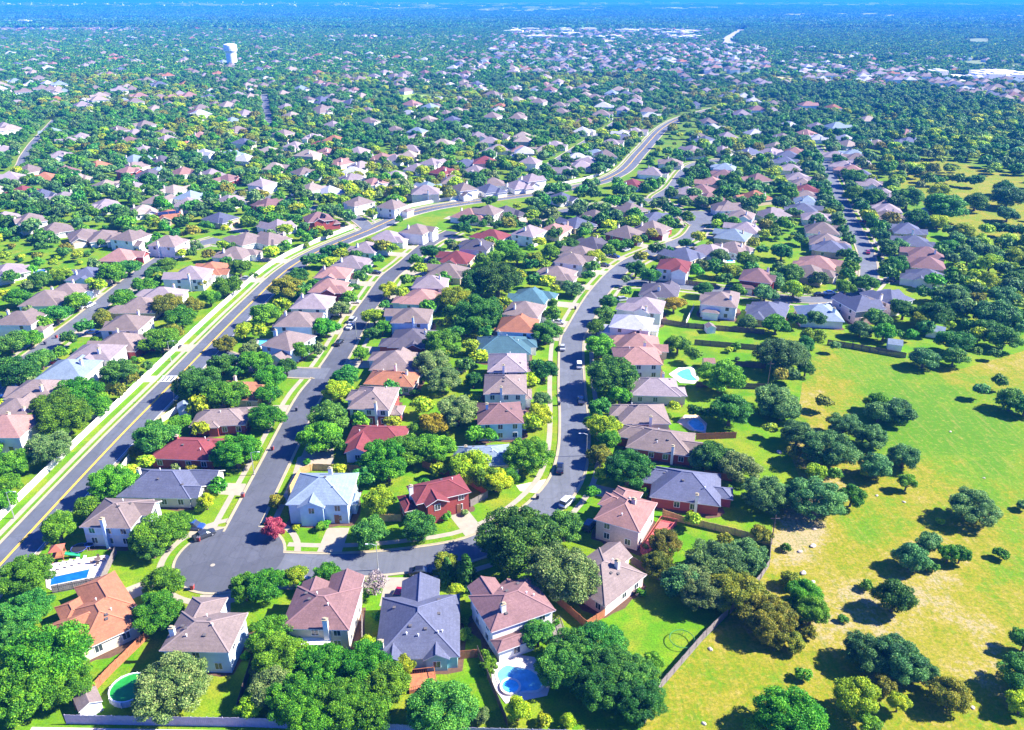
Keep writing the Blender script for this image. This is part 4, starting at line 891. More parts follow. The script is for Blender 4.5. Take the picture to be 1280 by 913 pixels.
zt(300, 500, [(130, 90, 88, 'g'), (45, 250, 75, 'g'), (445, 90, 98, 'o'), (400, 185, 100, 'g'), (720, 290, 112, 'g'), (830, 255, 95, 'g'), (880, 140, 45, 'g'), (960, 120, 68, 'Y'), (970, 245, 92, 'g'), (1070, 50, 90, 'v'), (1150, 335, 98, 'y'), (1235, 400, 75, 'g'), (695, 505, 84, 'y'), (650, 665, 92, 'o'), (890, 635, 90, 'o'), (185, 510, 46, 'a'), (170, 640, 58, 'r'), (1250, 185, 40, 'g'), (745, 345, 80, 'g'), (335, 310, 18, 'g'), (1030, 580, 30, 'g'), (280, 640, 20, 'y'), (405, 635, 30, 'g')])
zt(600, 500, [(300, 78, 66, 'y'), (250, 280, 108, 'g'), (310, 15, 45, 'o'), (620, 140, 88, 'y'), (640, 200, 60, 'g'), (600, 280, 66, 'a'), (740, 345, 112, 'o'), (610, 380, 40, 'y'), (560, 472, 40, 'g'), (80, 400, 88, 'y'), (130, 390, 60, 'g'), (205, 690, 185, 'o'), (330, 640, 80, 'o'), (420, 640, 95, 'o'), (920, 720, 85, 'a'), (1125, 295, 80, 'b'), (1070, 610, 36, 'y'), (1250, 290, 55, 'b'), (1180, 812, 128, 'b'), (1080, 900, 100, 'v'), (870, 840, 55, 'y'), (820, 465, 26, 'g'), (600, 40, 60, 'o'), (1225, 700, 40, 'a'), (560, 120, 45, 'g')])
zt(820, 560, [(190, 30, 60, 'o'), (270, 62, 60, 'v'), (355, 150, 70, 'b'), (340, 280, 36, 'a'), (265, 470, 80, 'a'), (365, 545, 80, 'a'), (445, 630, 38, 'a'), (150, 470, 70, 'v'), (180, 370, 75, 'b'), (290, 360, 70, 'b'), (120, 235, 28, 'y'), (440, 25, 26, 'a')], 2.587)
zt(960, 500, [(70, 50, 80, 'b'), (10, 150, 36, 'y'), (150, 170, 88, 'b'), (272, 30, 42, 'a'), (380, 130, 80, 'b'), (520, 190, 78, 'b'), (300, 250, 122, 'b'), (240, 362, 54, 'y'), (330, 375, 36, 'g'), (540, 335, 88, 'b'), (490, 362, 30, 'y'), (680, 290, 78, 'b'), (695, 410, 46, 'g'), (555, 65, 70, 'b'), (655, 60, 85, 'b'), (545, 10, 60, 'g'), (50, 470, 70, 'b'), (240, 500, 128, 'b'), (420, 480, 64, 'g'), (1030, 538, 108, 'b'), (860, 608, 22, 'y'), (800, 715, 68, 'b'), (720, 795, 88, 'b'), (815, 838, 34, 'p'), (905, 768, 50, 'g'), (965, 770, 50, 'g'), (1160, 772, 38, 'g'), (88, 738, 26, 'g'), (1205, 15, 62, 'o'), (1275, 530, 32, 'b'), (1290, 30, 60, 'o')])
zt(960, 685, [(110, 160, 52, 'a'), (180, 230, 82, 'g'), (60, 320, 66, 'a'), (220, 320, 85, 'g'), (130, 480, 54, 'a'), (115, 290, 44, 'p'), (140, 385, 36, 'p'), (490, 185, 34, 'g'), (635, 248, 92, 'o'), (378, 355, 25, 'o'), (490, 520, 108, 'b'), (640, 560, 125, 'b'), (760, 610, 85, 'b'), (180, 632, 42, 'g'), (440, 745, 102, 'y'), (655, 770, 54, 'y'), (905, 738, 95, 'a'), (120, 850, 150, 'g'), (505, 875, 60, 'g'), (1290, 460, 70, 'o'), (1325, 640, 125, 'o'), (1270, 770, 75, 'y'), (30, 455, 55, 'a'), (580, 690, 60, 'a'), (200, 420, 42, 'a'), (-60, 880, 60, 'g')])
zt(0, 320, [(90, 210, 62, 'g'), (380, 230, 64, 'g'), (280, 292, 68, 'o'), (495, 158, 44, 'y'), (560, 85, 70, 'g'), (640, 60, 60, 'o'), (720, 150, 58, 'g'), (775, 90, 50, 'o'), (825, 50, 58, 'g'), (610, 220, 68, 'g'), (510, 312, 54, 'a'), (420, 362, 44, 'o'), (342, 418, 44, 'o'), (50, 435, 72, 'o'), (150, 412, 54, 'g'), (208, 345, 44, 'g'), (310, 95, 54, 'y'), (200, 122, 58, 'o'), (60, 110, 40, 'o'), (75, 580, 105, 'o'), (205, 520, 68, 'o'), (300, 492, 40, 'g'), (835, 245, 78, 'a'), (900, 310, 80, 'g'), (960, 250, 50, 'a'), (1050, 210, 50, 'g'), (1140, 150, 68, 'g'), (1200, 62, 60, 'g'), (800, 420, 88, 'g'), (860, 390, 55, 'a'), (600, 585, 88, 'o'), (665, 630, 42, 'a'), (395, 690, 108, 'g'), (290, 760, 112, 'g'), (485, 720, 58, 'g'), (600, 692, 44, 'a'), (535, 640, 34, 'a'), (1125, 445, 54, 'a'), (1215, 375, 52, 'y'), (1240, 452, 42, 'v'), (1110, 540, 72, 'o'), (985, 640, 108, 'o'), (1130, 700, 95, 'g'), (1240, 530, 58, 'g'), (675, 520, 20, 'g'), (735, 555, 32, 'p'), (890, 745, 26, 'a'), (1010, 150, 26, 'a')])
zt(300, 300, [(230, 240, 78, 'a'), (125, 375, 74, 'g'), (345, 112, 42, 'o'), (398, 102, 40, 'o'), (445, 62, 44, 'o'), (290, 180, 52, 'o'), (20, 455, 42, 'y'), (50, 545, 50, 'v'), (70, 612, 78, 'g'), (150, 690, 80, 'g'), (230, 635, 54, 'o'), (135, 775, 72, 'g'), (305, 555, 60, 'g'), (395, 552, 40, 'v'), (428, 440, 70, 'g'), (500, 345, 50, 'v'), (540, 300, 42, 'g'), (600, 190, 40, 'o'), (635, 155, 32, 'o'), (560, 245, 36, 'o'), (715, 50, 44, 'a'), (690, 102, 30, 'o'), (762, 50, 34, 'y'), (520, 42, 34, 'o'), (745, 250, 54, 'y'), (670, 385, 62, 'y'), (712, 440, 48, 'g'), (655, 472, 40, 'Y'), (605, 570, 46, 'g'), (530, 682, 70, 'o'), (490, 755, 80, 'y'), (840, 210, 38, 'g'), (882, 110, 36, 'g'), (960, 62, 54, 'o'), (1048, 20, 26, 'o'), (1080, 275, 76, 'y'), (1050, 372, 44, 'g'), (1010, 525, 92, 'g'), (960, 620, 88, 'v'), (1010, 700, 88, 'v'), (1085, 855, 98, 'v'), (1165, 700, 46, 'o'), (1090, 480, 40, 'c'), (1200, 215, 92, 'o'), (1195, 370, 112, 'o'), (1130, 435, 56, 'g'), (720, 330, 28, 'p'), (1215, 110, 40, 'g')])
zt(560, 300, [(250, 200, 110, 'o'), (180, 370, 105, 'o'), (30, 292, 82, 'y'), (35, 480, 44, 'c'), (290, 40, 58, 'g'), (345, 85, 58, 'g'), (180, 120, 40, 'g'), (430, 95, 48, 'y'), (130, 695, 46, 'o'), (510, 58, 48, 'g'), (612, 25, 46, 'o'), (620, 245, 54, 'b'), (525, 325, 30, 'g'), (520, 382, 44, 'g'), (490, 465, 78, 'o'), (350, 450, 38, 'o'), (480, 655, 70, 'o'), (470, 800, 48, 'b'), (735, 85, 50, 'y'), (718, 140, 40, 'o'), (700, 182, 34, 'o'), (835, 30, 52, 'g'), (940, 145, 48, 'o'), (1012, 180, 48, 'o'), (1042, 150, 32, 'o'), (888, 212, 26, 'b'), (890, 262, 30, 'o'), (810, 312, 48, 'o'), (780, 375, 58, 'o'), (740, 440, 52, 'g'), (760, 530, 84, 'g'), (830, 675, 118, 'o'), (860, 780, 60, 'g'), (760, 820, 60, 'g'), (965, 100, 38, 'a'), (1040, 52, 40, 'o'), (1130, 322, 58, 'Y'), (1150, 522, 64, 'g'), (1230, 580, 44, 'g'), (440, 640, 44, 'o'), (420, 130, 40, 'o'), (240, 90, 50, 'g')])
zt(760, 300, [(560, 82, 50, 'b'), (695, 100, 58, 'g'), (610, 155, 52, 'y'), (580, 200, 38, 'Y'), (465, 130, 34, 'v'), (870, 60, 56, 'o'), (770, 55, 30, 'o'), (910, 172, 68, 'o'), (1050, 195, 50, 'b'), (1120, 160, 13, 'c'), (978, 150, 8, 'c'), (1180, 75, 38, 'o'), (480, 245, 46, 'o'), (655, 262, 38, 'g'), (785, 270, 64, 'b'), (930, 250, 62, 'y'), (985, 265, 40, 'y'), (830, 205, 60, 'b'), (1188, 240, 50, 'g'), (1250, 215, 42, 'o'), (700, 412, 45, 'b'), (840, 425, 68, 'g'), (1040, 395, 54, 'b'), (945, 405, 44, 'o'), (1030, 485, 62, 'y'), (990, 520, 45, 'o'), (870, 580, 112, 'b'), (960, 560, 50, 'b'), (990, 640, 46, 'o'), (860, 692, 40, 'a'), (925, 692, 36, 'b'), (640, 535, 25, 'g'), (606, 550, 20, 'y'), (565, 685, 100, 'g'), (610, 855, 98, 'o'), (775, 862, 28, 'g'), (830, 805, 100, 'b'), (900, 830, 60, 'b'), (440, 862, 40, 'o'), (500, 870, 36, 'o'), (1070, 822, 40, 'a'), (1265, 450, 54, 'b'), (330, 840, 34, 'y'), (1132, 545, 28, 'b'), (646, 596, 14, 'b'), (120, 860, 30, 'g')])
zt(960, 300, [(640, 120, 60, 'o'), (645, 32, 54, 'b'), (390, 240, 44, 'g'), (500, 220, 60, 'o'), (1110, 120, 64, 'y'), (1105, 205, 60, 'y'), (950, 155, 40, 'y'), (912, 205, 40, 'g'), (920, 280, 76, 'b'), (790, 270, 44, 'o'), (680, 350, 70, 'o'), (840, 372, 84, 'o'), (765, 400, 50, 'y'), (545, 395, 68, 'o'), (460, 450, 50, 'o'), (580, 462, 54, 'g'), (650, 472, 30, 'o'), (930, 510, 80, 'o'), (930, 585, 66, 'o'), (780, 592, 72, 'b'), (1005, 545, 16, 'c'), (1000, 422, 34, 'p'), (1140, 375, 100, 'b'), (1180, 490, 84, 'o'), (1045, 300, 48, 'a'), (1190, 290, 76, 'b'), (1245, 300, 40, 'y'), (1040, 562, 30, 'g'), (1130, 572, 28, 'o'), (1160, 712, 40, 'o'), (1060, 768, 40, 'b'), (1220, 800, 68, 'o'), (1240, 190, 54, 'o'), (900, 32, 50, 'o'), (1000, 92, 54, 'b'), (720, 480, 34, 'g'), (1080, 440, 60, 'o'), (1245, 400, 70, 'o'), (860, 60, 40, 'o'), (1090, 60, 60, 'b'), (1220, 80, 60, 'y')])
zt(960, 160, [(440, 250, 56, 'o'), (430, 330, 56, 'g'), (530, 350, 60, 'o'), (470, 405, 40, 'o'), (700, 350, 72, 'o'), (845, 265, 32, 'o'), (790, 200, 30, 'y'), (860, 320, 52, 'y'), (890, 395, 92, 'o'), (1040, 370, 60, 'o'), (960, 265, 36, 'o'), (1030, 270, 40, 'o'), (740, 225, 36, 'o'), (1200, 350, 80, 'b'), (1200, 435, 56, 'b'), (1180, 300, 50, 'o'), (750, 450, 60, 'o'), (850, 470, 50, 'y'), (980, 520, 56, 'y'), (1090, 515, 36, 'y'), (1165, 510, 40, 'o'), (1240, 520, 40, 'o'), (660, 160, 36, 'o'), (640, 385, 44, 'o'), (580, 210, 44, 'g')])
TL.sort(key=lambda t: -t[2])
SEEN = []; EXTRA = []
nt_ = 0
for px, py, pr, kd in TL:
    if any(math.hypot(px - a, py - b) < .45 * max(pr, c) for a, b, c in SEEN): continue
    SEEN.append((px, py, pr))
    pr *= 1.14 if pr > 22 else 1.06; x, y = G(px, py); s = scale_at(py); r = pr / s
    if kd != 'c':
        zc = .55 * r + 1.4 if r > 1.7 else .7 * r
        for _ in range(3):
            x, y = G(px, py, zc); f = y * math.cos(P) + (CH - zc) * math.sin(P); r = pr / F * f; zc = .55 * r + 1.4 if r > 1.7 else .7 * r
        zc = (r * .56 + .5 if kd in 'ba' else max(.58 * r * (.8 if r > 4 else .92) + 1.2, r * .74)) if r > 1.7 else r * .7
        x, y = G(px, py, zc)
    else:
        x, y = G(px, py + pr * .6)
    if pr < 9 and r > 1.7: zc_ = None
    if nt_ < 300: tree(x, y, r, kd, pr, zc=zc if kd != 'c' else None); nt_ += 1
    else: EXTRA.append((x, y, r, kd))

for h in [h for h in HOUSES if h['y'] < 205]:
    for k in range(2):
        a = rt.uniform(0, 6.28); sd_ = rt.choice('FBLR'); q = {'F': (rt.uniform(-.45, .45) * h['w'], -h['d'] / 2 - 1.3), 'B': (rt.uniform(-.45, .45) * h['w'], h['d'] / 2 + 1.3), 'L': (-h['w'] / 2 - 1.3, rt.uniform(-.45, .45) * h['d']), 'R': (h['w'] / 2 + 1.3, rt.uniform(-.45, .45) * h['d'])}[sd_]
        x, y = h['x'] + q[0] * math.cos(h['rz']) - q[1] * math.sin(h['rz']), h['y'] + q[0] * math.sin(h['rz']) + q[1] * math.cos(h['rz'])
        if road_gap(x, y) > 1.5 and PX(x, y)[1] < 905 and 0 < PX(x, y)[0] < 1275: tree(x, y, rt.uniform(.6, 1.15), rt.choice('ggoyv'), 6)
# the trees past those: one mass, instanced inside its own geometry
PROTO = [('g', 1), ('o', 2), ('o', 3), ('b', 4), ('y', 5), ('g', 6), ('v', 7), ('a', 8)]
protos = []; fmats = [FOL[k] for k in 'gobyva']; fmi = {k: i for i, k in enumerate('gobyva')}
for kd, s in PROTO: protos.append([(*leafset(100 + s, round_lobes(100 + s, 20, .85, .64, .22, .38), 1300, .125, .5), fmi[kd])])
for s in range(4):                         # small stands
    g = random.Random(200 + s); parts = []
    for k in range(6):
        c, t = leafset(210 + s * 7 + k, round_lobes(210 + s * 7 + k, 8, .85, .58, .32, .48), 230, .26); rr = g.uniform(3.2, 4.6)
        a = k * 1.05 + g.uniform(-.3, .3); q = (0 if k == 5 else 6.8)
        parts.append((c * rr + np.array([q * math.cos(a), q * math.sin(a), rr * .85 + .6]), t, fmi[g.choice('goooobbgy')]))
    protos.append(parts)
for s in range(3):                         # big woods
    g = random.Random(300 + s); parts = []
    for k in range(42):
        c, t = leafset(310 + s * 50 + k, round_lobes(310 + s * 50 + k, 5, .8, .55, .36, .52), 60, .5, .4); rr = g.uniform(4.5, 6.5)
        parts.append((c * rr + np.array([g.uniform(-32, 32), g.uniform(-32, 32), rr * .8]), t, fmi[g.choice('goooobbg')]))
    protos.append(parts)
rm_ = random.Random(77); PTS = []          # x,y,z,var,rot,sx,sz
KV = {}
for i, (k, s) in enumerate(PROTO): KV.setdefault(k, []).append(i)
for x, y, r, kd in EXTRA:
    kv = KV.get(kd) or KV['o']; PTS.append((x, y, r * .75 + (1.2 if r > 1.7 else 0), rm_.choice(kv), rm_.uniform(0, 6.28), r, r * .9))
tx = np.array([(t['x'], t['y'], t['r']) for t in TREES]); hh = np.array([(h['x'], h['y'], min(h['w'], h['d']) * .52) for h in HOUSES])
fh = np.array([(x, y, 6.5) for x, y, z in FARH[n_ind:]])
from collections import defaultdict
grid = defaultdict(list)
for a in np.concatenate([hh, fh]): grid[int(a[0] // 40), int(a[1] // 40)].append(a)
def hits_house(x, y, m):
    gx, gy = int(x // 40), int(y // 40)
    for i in (-1, 0, 1):
        for j in (-1, 0, 1):
            for a in grid.get((gx + i, gy + j), ()):
                if math.hypot(a[0] - x, a[1] - y) < a[2] + m: return True
    return False
def blocks(x, y):                          # the verge and low planting on the near side of the main road's bend
    if not 350 < y < 720: return False
    j = int(np.argmin(np.hypot(R1['s'][:, 0] - x, R1['s'][:, 1] - y))); q = R1['s'][j]
    return y < q[1] and math.hypot(q[0] - x, q[1] - y) < 30
def cov(px, py): return any(math.hypot(px - a, py - b) < c * 1.05 + 2 for a, b, c in SEEN)
CH_ = 'gggooooobbyyva'
for r_, lo, hi, prob in ((S6, 285, 620, .85), (S4, 370, 560, .6), (S10, 480, 900, .6), (S12, 600, 1200, .8), (S11, 400, 700, .6), (S8, 330, 480, .5)):
    for sd_ in (-1, 1):
        for k in range(0, len(r_['s']), 4):
            q = r_['s'][k] + r_['n'][k] * sd_ * (r_['hw'] + rm_.uniform(2.2, 4.2))
            if not lo < q[1] < hi or rm_.random() > prob: continue
            r = rm_.uniform(2.6, 4.)
            if road_gap(q[0], q[1]) < 1.2 or hits_house(q[0], q[1], r * .3): continue
            PTS.append((q[0], q[1], r * .75 + 1.2, rm_.choice(KV[rm_.choice('ooobg')]), rm_.uniform(0, 6.28), r, r * .95))
yy = 148.
while yy < 350:                            # back yards between the rows
    xx = -190. if yy < 225 else -290.
    while xx < 130:
        x, y = xx + rm_.uniform(-3, 3), yy + rm_.uniform(-3, 3); xx += 6.2; p = PX(x, y, 2)
        if not (p[0] < 560 or (p[0] < 700 and p[1] < 560) or p[1] < 345): continue
        if inpoly(*p, FIELD) or rm_.random() > .72: continue
        r = rm_.choice((1.2, 1.6, 2.2, 2.8, 3.2)) * rm_.uniform(.9, 1.1)
        if road_gap(x, y) < max(3.6, r + .8) or abs(x + 106.5) < 3.2 + r * .5 or hits_house(x, y, r * .8) or any(math.hypot(p[0] - a, p[1] - b) < c * .85 + 2 for a, b, c in SEEN): continue
        PTS.append((x, y, r * .72 + (1. if r > 1.7 else 0), rm_.choice(KV[rm_.choice('ggoooyyva')]), rm_.uniform(0, 6.28), r, r * rm_.uniform(.85, 1.05)))
    yy += 6.2
yy = 230.
while yy < 470:                            # the tree belt right of the far street
    xx = 120.
    while xx < yy * .72:
        x, y = xx + rm_.uniform(-2.6, 2.6), yy + rm_.uniform(-2.6, 2.6); xx += 5.4; p = PX(x, y, 2)
        if not inpoly(*p, FOREST[0]) or inpoly(*p, FIELD) or inpoly(*p, MEAD2) or rm_.random() > .8: continue
        r = rm_.uniform(1.5, 3.6)
        if road_gap(x, y) < r or hits_house(x, y, r * .6) or any(math.hypot(p[0] - a, p[1] - b) < c * .7 for a, b, c in SEEN): continue
        PTS.append((x, y, r * .72 + .8, rm_.choice(KV[rm_.choice('ooobbgyy')]), rm_.uniform(0, 6.28), r, r * .95))
    yy += 5.4
yy = 250.
while yy < 1150:
    xx = -yy * .72; st = 7.8
    while xx < yy * .72:
        x, y = xx + rm_.uniform(-3.6, 3.6), yy + rm_.uniform(-3.6, 3.6); xx += st
        z = zone(x, y)
        if z is None: continue
        p = PX(x, y)
        if y < 345 and z != 'forest': continue
        if z == 'bare':
            if not (inpoly(*p, MEAD2) and rm_.random() < .2): continue
        dens = {'forest': .97, 'dense': .42, 'res': .92, 'bare': 1}[z]
        if rm_.random() > dens: continue
        r = rm_.choice((1.5, 2.4, 2.8, 3.2, 3.6, 4.1, 4.6)) * rm_.uniform(.9, 1.1) * (1.12 if z == 'forest' else 1)
        if road_gap(x, y) < r * .55 + .6 or hits_house(x, y, r * .45) : continue
        if y < 480 and cov(*PX(x, y, 3)): continue
        if blocks(x, y) and rm_.random() < .72: continue
        # broad stands share a kind
        s = math.sin(x * .02 + 3) * math.sin(y * .015 + 1)
        kd = rm_.choice('yygva' if s > .6 else 'oobbog' if s < -.2 else CH_)
        if z == 'forest': kd = rm_.choice('ooobbgggyy' if p[1] > 140 else 'ooobbg')
        PTS.append((x, y, r * .72 + 1.1, rm_.choice(KV[kd]), rm_.uniform(0, 6.28), r, r * rm_.uniform(.8, 1.05)))
    yy += 7.8
yy = 1150.
while yy < 2900:
    xx = -yy * .72; st = 15. + (yy - 1150) * .002
    while xx < yy * .72:
        x, y = xx + rm_.uniform(-5, 5), yy + rm_.uniform(-5, 5); xx += st
        z = zone(x, y)
        if z is None or z == 'bare': continue
        if rm_.random() > {'forest': 1, 'dense': .42, 'res': .9}[z]: continue
        if z != 'forest' and hits_house(x, y, -2.5): continue
        PTS.append((x, y, 0, 8 + rm_.randrange(4), rm_.uniform(0, 6.28), rm_.uniform(.8, 1.1), rm_.uniform(.75, 1.05)))
    yy += st
yy = 2900.
while yy < 11000:
    xx = -yy * .72; st = 46 + (yy - 2900) * .008
    while xx < yy * .72:
        x, y = xx + rm_.uniform(-16, 16), yy + rm_.uniform(-16, 16); xx += st
        z = zone(x, y)
        if z is None or z == 'bare' or rm_.random() > {'forest': .97, 'dense': .45, 'res': .72}[z]: continue
        PTS.append((x, y, 0, 12 + rm_.randrange(3), rm_.uniform(0, 6.28), rm_.uniform(.8, 1.2), rm_.uniform(.8, 1.3)))
    yy += st
def woodland(pts):
    sets = []; pid = []
    for k, parts in enumerate(protos):
        for s in parts: sets.append(s); pid += [k] * (4 * len(s[0]))
    me = leaf_mesh('woodland', sets, fmats); nv = len(me.vertices); a = np.array(pts); n = len(a)
    me.vertices.add(n); co = np.empty((nv + n) * 3, np.float32); me.vertices.foreach_get('co', co); co[nv * 3:] = a[:, :3].reshape(-1); me.vertices.foreach_set('co', co)
    def att(name, typ, vals, key='value'):
        t = me.attributes.new(name, typ, 'POINT'); t.data.foreach_set(key, vals)
    att('proto', 'INT', np.concatenate([pid, np.full(n, -1)]).astype(np.int32))
    att('var', 'INT', np.concatenate([np.full(nv, -1), a[:, 3]]).astype(np.int32))
    z3 = np.zeros((nv, 3)); rot = np.concatenate([z3, np.stack([0 * a[:, 4], 0 * a[:, 4], a[:, 4]], 1)]); scl = np.concatenate([z3, np.stack([a[:, 5], a[:, 5], a[:, 6]], 1)])
    att('rot', 'FLOAT_VECTOR', rot.reshape(-1).astype(np.float32), 'vector'); att('scl', 'FLOAT_VECTOR', scl.reshape(-1).astype(np.float32), 'vector')
    o = struct(link('woodland', me), 'stuff')
    gt = bpy.data.node_groups.new('woodland_scatter', 'GeometryNodeTree')
    gt.interface.new_socket('Geometry', in_out='INPUT', socket_type='NodeSocketGeometry'); gt.interface.new_socket('Geometry', in_out='OUTPUT', socket_type='NodeSocketGeometry')
    nd = lambda t, **k: N(gt, t, **k)
    gi, go = nd('NodeGroupInput'), nd('NodeGroupOutput')
    def named(name, typ):
        x = nd('GeometryNodeInputNamedAttribute', data_type=typ); x.inputs['Name'].default_value = name; return x.outputs['Attribute']
    def eq(sock, v):
        c = nd('FunctionNodeCompare', data_type='INT', operation='EQUAL'); gt.links.new(sock, c.inputs[2]); c.inputs[3].default_value = v; return c.outputs[0]
    pr, vr = named('proto', 'INT'), named('var', 'INT')
    def sep(v):
        s = nd('GeometryNodeSeparateGeometry', domain='POINT'); gt.links.new(gi.outputs[0], s.inputs[0]); gt.links.new(eq(pr, v), s.inputs[1]); return s.outputs[0]
    P0 = sep(-1); er = nd('FunctionNodeEulerToRotation'); gt.links.new(named('rot', 'FLOAT_VECTOR'), er.inputs[0]); sc = named('scl', 'FLOAT_VECTOR')
    j = nd('GeometryNodeJoinGeometry')
    for k in range(len(protos)):
        i = nd('GeometryNodeInstanceOnPoints'); gt.links.new(P0, i.inputs['Points']); gt.links.new(eq(vr, k), i.inputs['Selection']); gt.links.new(sep(k), i.inputs['Instance'])
        gt.links.new(er.outputs[0], i.inputs['Rotation']); gt.links.new(sc, i.inputs['Scale']); gt.links.new(i.outputs[0], j.inputs[0])
    gt.links.new(j.outputs[0], go.inputs[0])
    o.modifiers.new('scatter', 'NODES').node_group = gt
    return o
print('points', len(PTS), 'trees', len(TREES), 'houses', len(HOUSES), 'far', len(FARH), 'extra', len(EXTRA))
woodland(PTS)

# ------------------------------------------------------------------ fences and walls
def fence(px, mat, label, h=1.8, name='wooden_fence', cat='fence', pts=None, rail=True, board=.3, post=2.4):
    g = [Vector((*(p if pts else G(*p)), 0)) for p in (pts or px)]
    root = thing(name, label, cat, g[0], 0, 'yard fences' if cat == 'fence' else None)
    r = random.Random(int(g[0].x * 7)); pan = MB()
    posts = []
    for a, b in zip(g[:-1], g[1:]):
        d = b - a; L = d.length; u = d / L; a_ = a - g[0]; n = max(1, int(L / board))
        for k in range(n):
            p, q = a_ + u * (L * k / n + .012), a_ + u * (L * (k + 1) / n - .012); hh_ = h * r.uniform(.965, 1.02)
            pan.bar(p + Vector((0, 0, hh_ / 2)), q + Vector((0, 0, hh_ / 2)), .05, hh_)
        if rail:
            for z in (.35, h - .35):
                off = Vector((-u.y, u.x, 0)) * .05; pan.bar(a_ + off + Vector((0, 0, z)), b - g[0] + off + Vector((0, 0, z)), .05, .1)
        for k in range(int(L / post) + 1): posts.append(a_ + u * min(L, k * post))
    pan.build('fence_panel', mat, root)
    pm = MB(); pm.box(-.06, .06, -.06, .06, 0, h + .08); pme = pm.mesh('fence_post', mat)
    for p in posts[:60]: link('fence_post', pme, root, p)
    return root
fence([(186, 797), (140, 842), (95, 889)], WOOD_R, 'reddish wooden fence running from the orange-roofed house to the white shed')
fence([(146, 692), (128, 730), (66, 742)], WOOD_G, 'grey wooden fence round the near side of the rectangular pool')
fence([(361, 620), (376, 593), (392, 588), (452, 590)], WOOD_L, 'golden wooden fence bending round the pale blue corner house')
fence([(528, 584), (562, 597)], WOOD_R, 'reddish fence behind the pale olive tree, above the red brick house')
fence([(588, 607), (608, 620)], WOOD_R, 'short reddish fence at the right end of the red brick house')
fence([(588, 634), (610, 622)], WOOD_G, 'short grey fence beside the red brick house garage')
fence([(472, 652), (502, 652)], WOOD_L, 'short golden fence between the two round trees')
fence([(692, 750), (733, 786), (756, 771)], WOOD_R, 'reddish wooden fence left of the wide yard')
fence([(788, 704), (838, 734)], WOOD_D, 'dark wooden fence between the red deck and the wide yard')
fence([(828, 645), (850, 653), (918, 669), (962, 682)], WOOD_L, 'pale golden fence along the red brick house yard', h=1.7)
fence([(963, 680), (961, 708), (950, 726), (912, 768)], WOOD_G, 'grey fence at the meadow edge, bent at its corner')
fence([(909, 770), (878, 801), (826, 861), (806, 905)], WOOD_G, 'weathered grey fence slanting along the meadow, trampoline ring behind it')
fence([(815, 403), (860, 410), (955, 418)], WOOD_D, 'long dark fence above the strip lawn with small shed')
fence([(868, 431), (950, 438)], WOOD_D, 'dark fence behind the garden with the blue shrub')
fence([(870, 484), (955, 487)], WOOD_D, 'dark fence below the cyan pool yard')
fence([(920, 458), (957, 461)], WOOD_D, 'short dark fence beside the tall dark pole')
fence([(867, 386), (857, 407)], STONE_W, 'short white-topped fence between two bright lawns')
fence([(838, 354), (895, 360)], WOOD_D, 'dark fence behind the red-roofed white house')
fence([(1034, 431), (1066, 436), (1132, 448)], WOOD_D, 'long dark fence along the top of the meadow')
fence([(317, 826), (297, 892)], WOOD_D, 'dark fence right of the pale olive tree yard')
fence([(597, 818), (634, 908)], WOOD_D, 'dark fence between the bright lawn and the kidney pool')
fence([(575, 824), (597, 822)], WOOD_R, 'short reddish fence beside the slate-roofed house')
fence([(870, 550), (920, 548)], WOOD_R, 'reddish fence beyond the brick house with the sunroom')
fence([(453, 776), (453, 815)], WOOD_G, 'short grey side fence beside the brown-roofed cream house')
fence([(880, 600 - 4), (915, 602)], WOOD_R, 'short reddish fence behind the sunroom')
fence([(163, 576), (151, 592), (138, 608)], STONE_W, 'short white wall at the back of the red-roofed house', name='yard_wall', cat='wall', board=1.2, rail=False)
fence([(228, 512), (203, 528)], STONE_W, 'short white wall below the leaning pole', name='yard_wall', cat='wall', board=1.2, rail=False)
fence([(84, 905), (320, 909), (585, 921), (800, 926)], plain('fence_violet_grey', (.30, .27, .36), .8, var=.2, sc=1.5), 'long bluish fence along the bottom of the yards', h=1.9)
# the white boundary wall of the main road follows its curve
s, n_ = R1['s'], R1['n']
seg = []; cur = []
for k in range(len(s)):
    q = s[k] + n_[k] * 9.3
    if 118 < s[k][1] < 520 and clear_of_others(0, q[0], q[1], 3.2): cur.append(tuple(q))
    elif cur: seg.append(cur); cur = []
if cur: seg.append(cur)
for k, g in enumerate([g for g in seg if len(g) > 4]):
    fence(None, STONE_W, ['long white boundary wall beside the main road, lower stretch', 'white boundary wall beside the main road past the side street', 'white boundary wall beside the far bend of the main road'][min(2, k)], h=1.9, name='boundary_wall', cat='wall', pts=g[::2] + [g[-1]], board=2.4, rail=False, post=8)

# ------------------------------------------------------------------ pools
WATER = {}
def water(name, c, rough=.06):
    m, n, b = nt(name); f = noise(n, .9, 3, .6, worldpos(n)); g = noise(n, 4., 2, .5, worldpos(n))
    n.links.new(ramp(n, f, [(.3, mul(c, .75)), (.7, mul(c, 1.2))]), b.inputs['Base Color']); b.inputs['Roughness'].default_value = rough
    bp = N(n, 'ShaderNodeBump'); bp.inputs['Strength'].default_value = .15; bp.inputs['Distance'].default_value = .05; n.links.new(g, bp.inputs['Height']); n.links.new(bp.outputs[0], b.inputs['Normal']); return m
W_BLUE = water('pool_water_blue', (.008, .11, .46)); W_CYAN = water('pool_water_cyan', (.10, .55, .75)); W_GREEN = water('pool_water_green', (.02, .24, .03))
DECK = plain('pool_deck_stone', (.52, .46, .44), .8, var=.15, sc=.8)
def ccw(g):
    return g if sum(g[i][0] * g[(i + 1) % len(g)][1] - g[(i + 1) % len(g)][0] * g[i][1] for i in range(len(g))) > 0 else g[::-1]
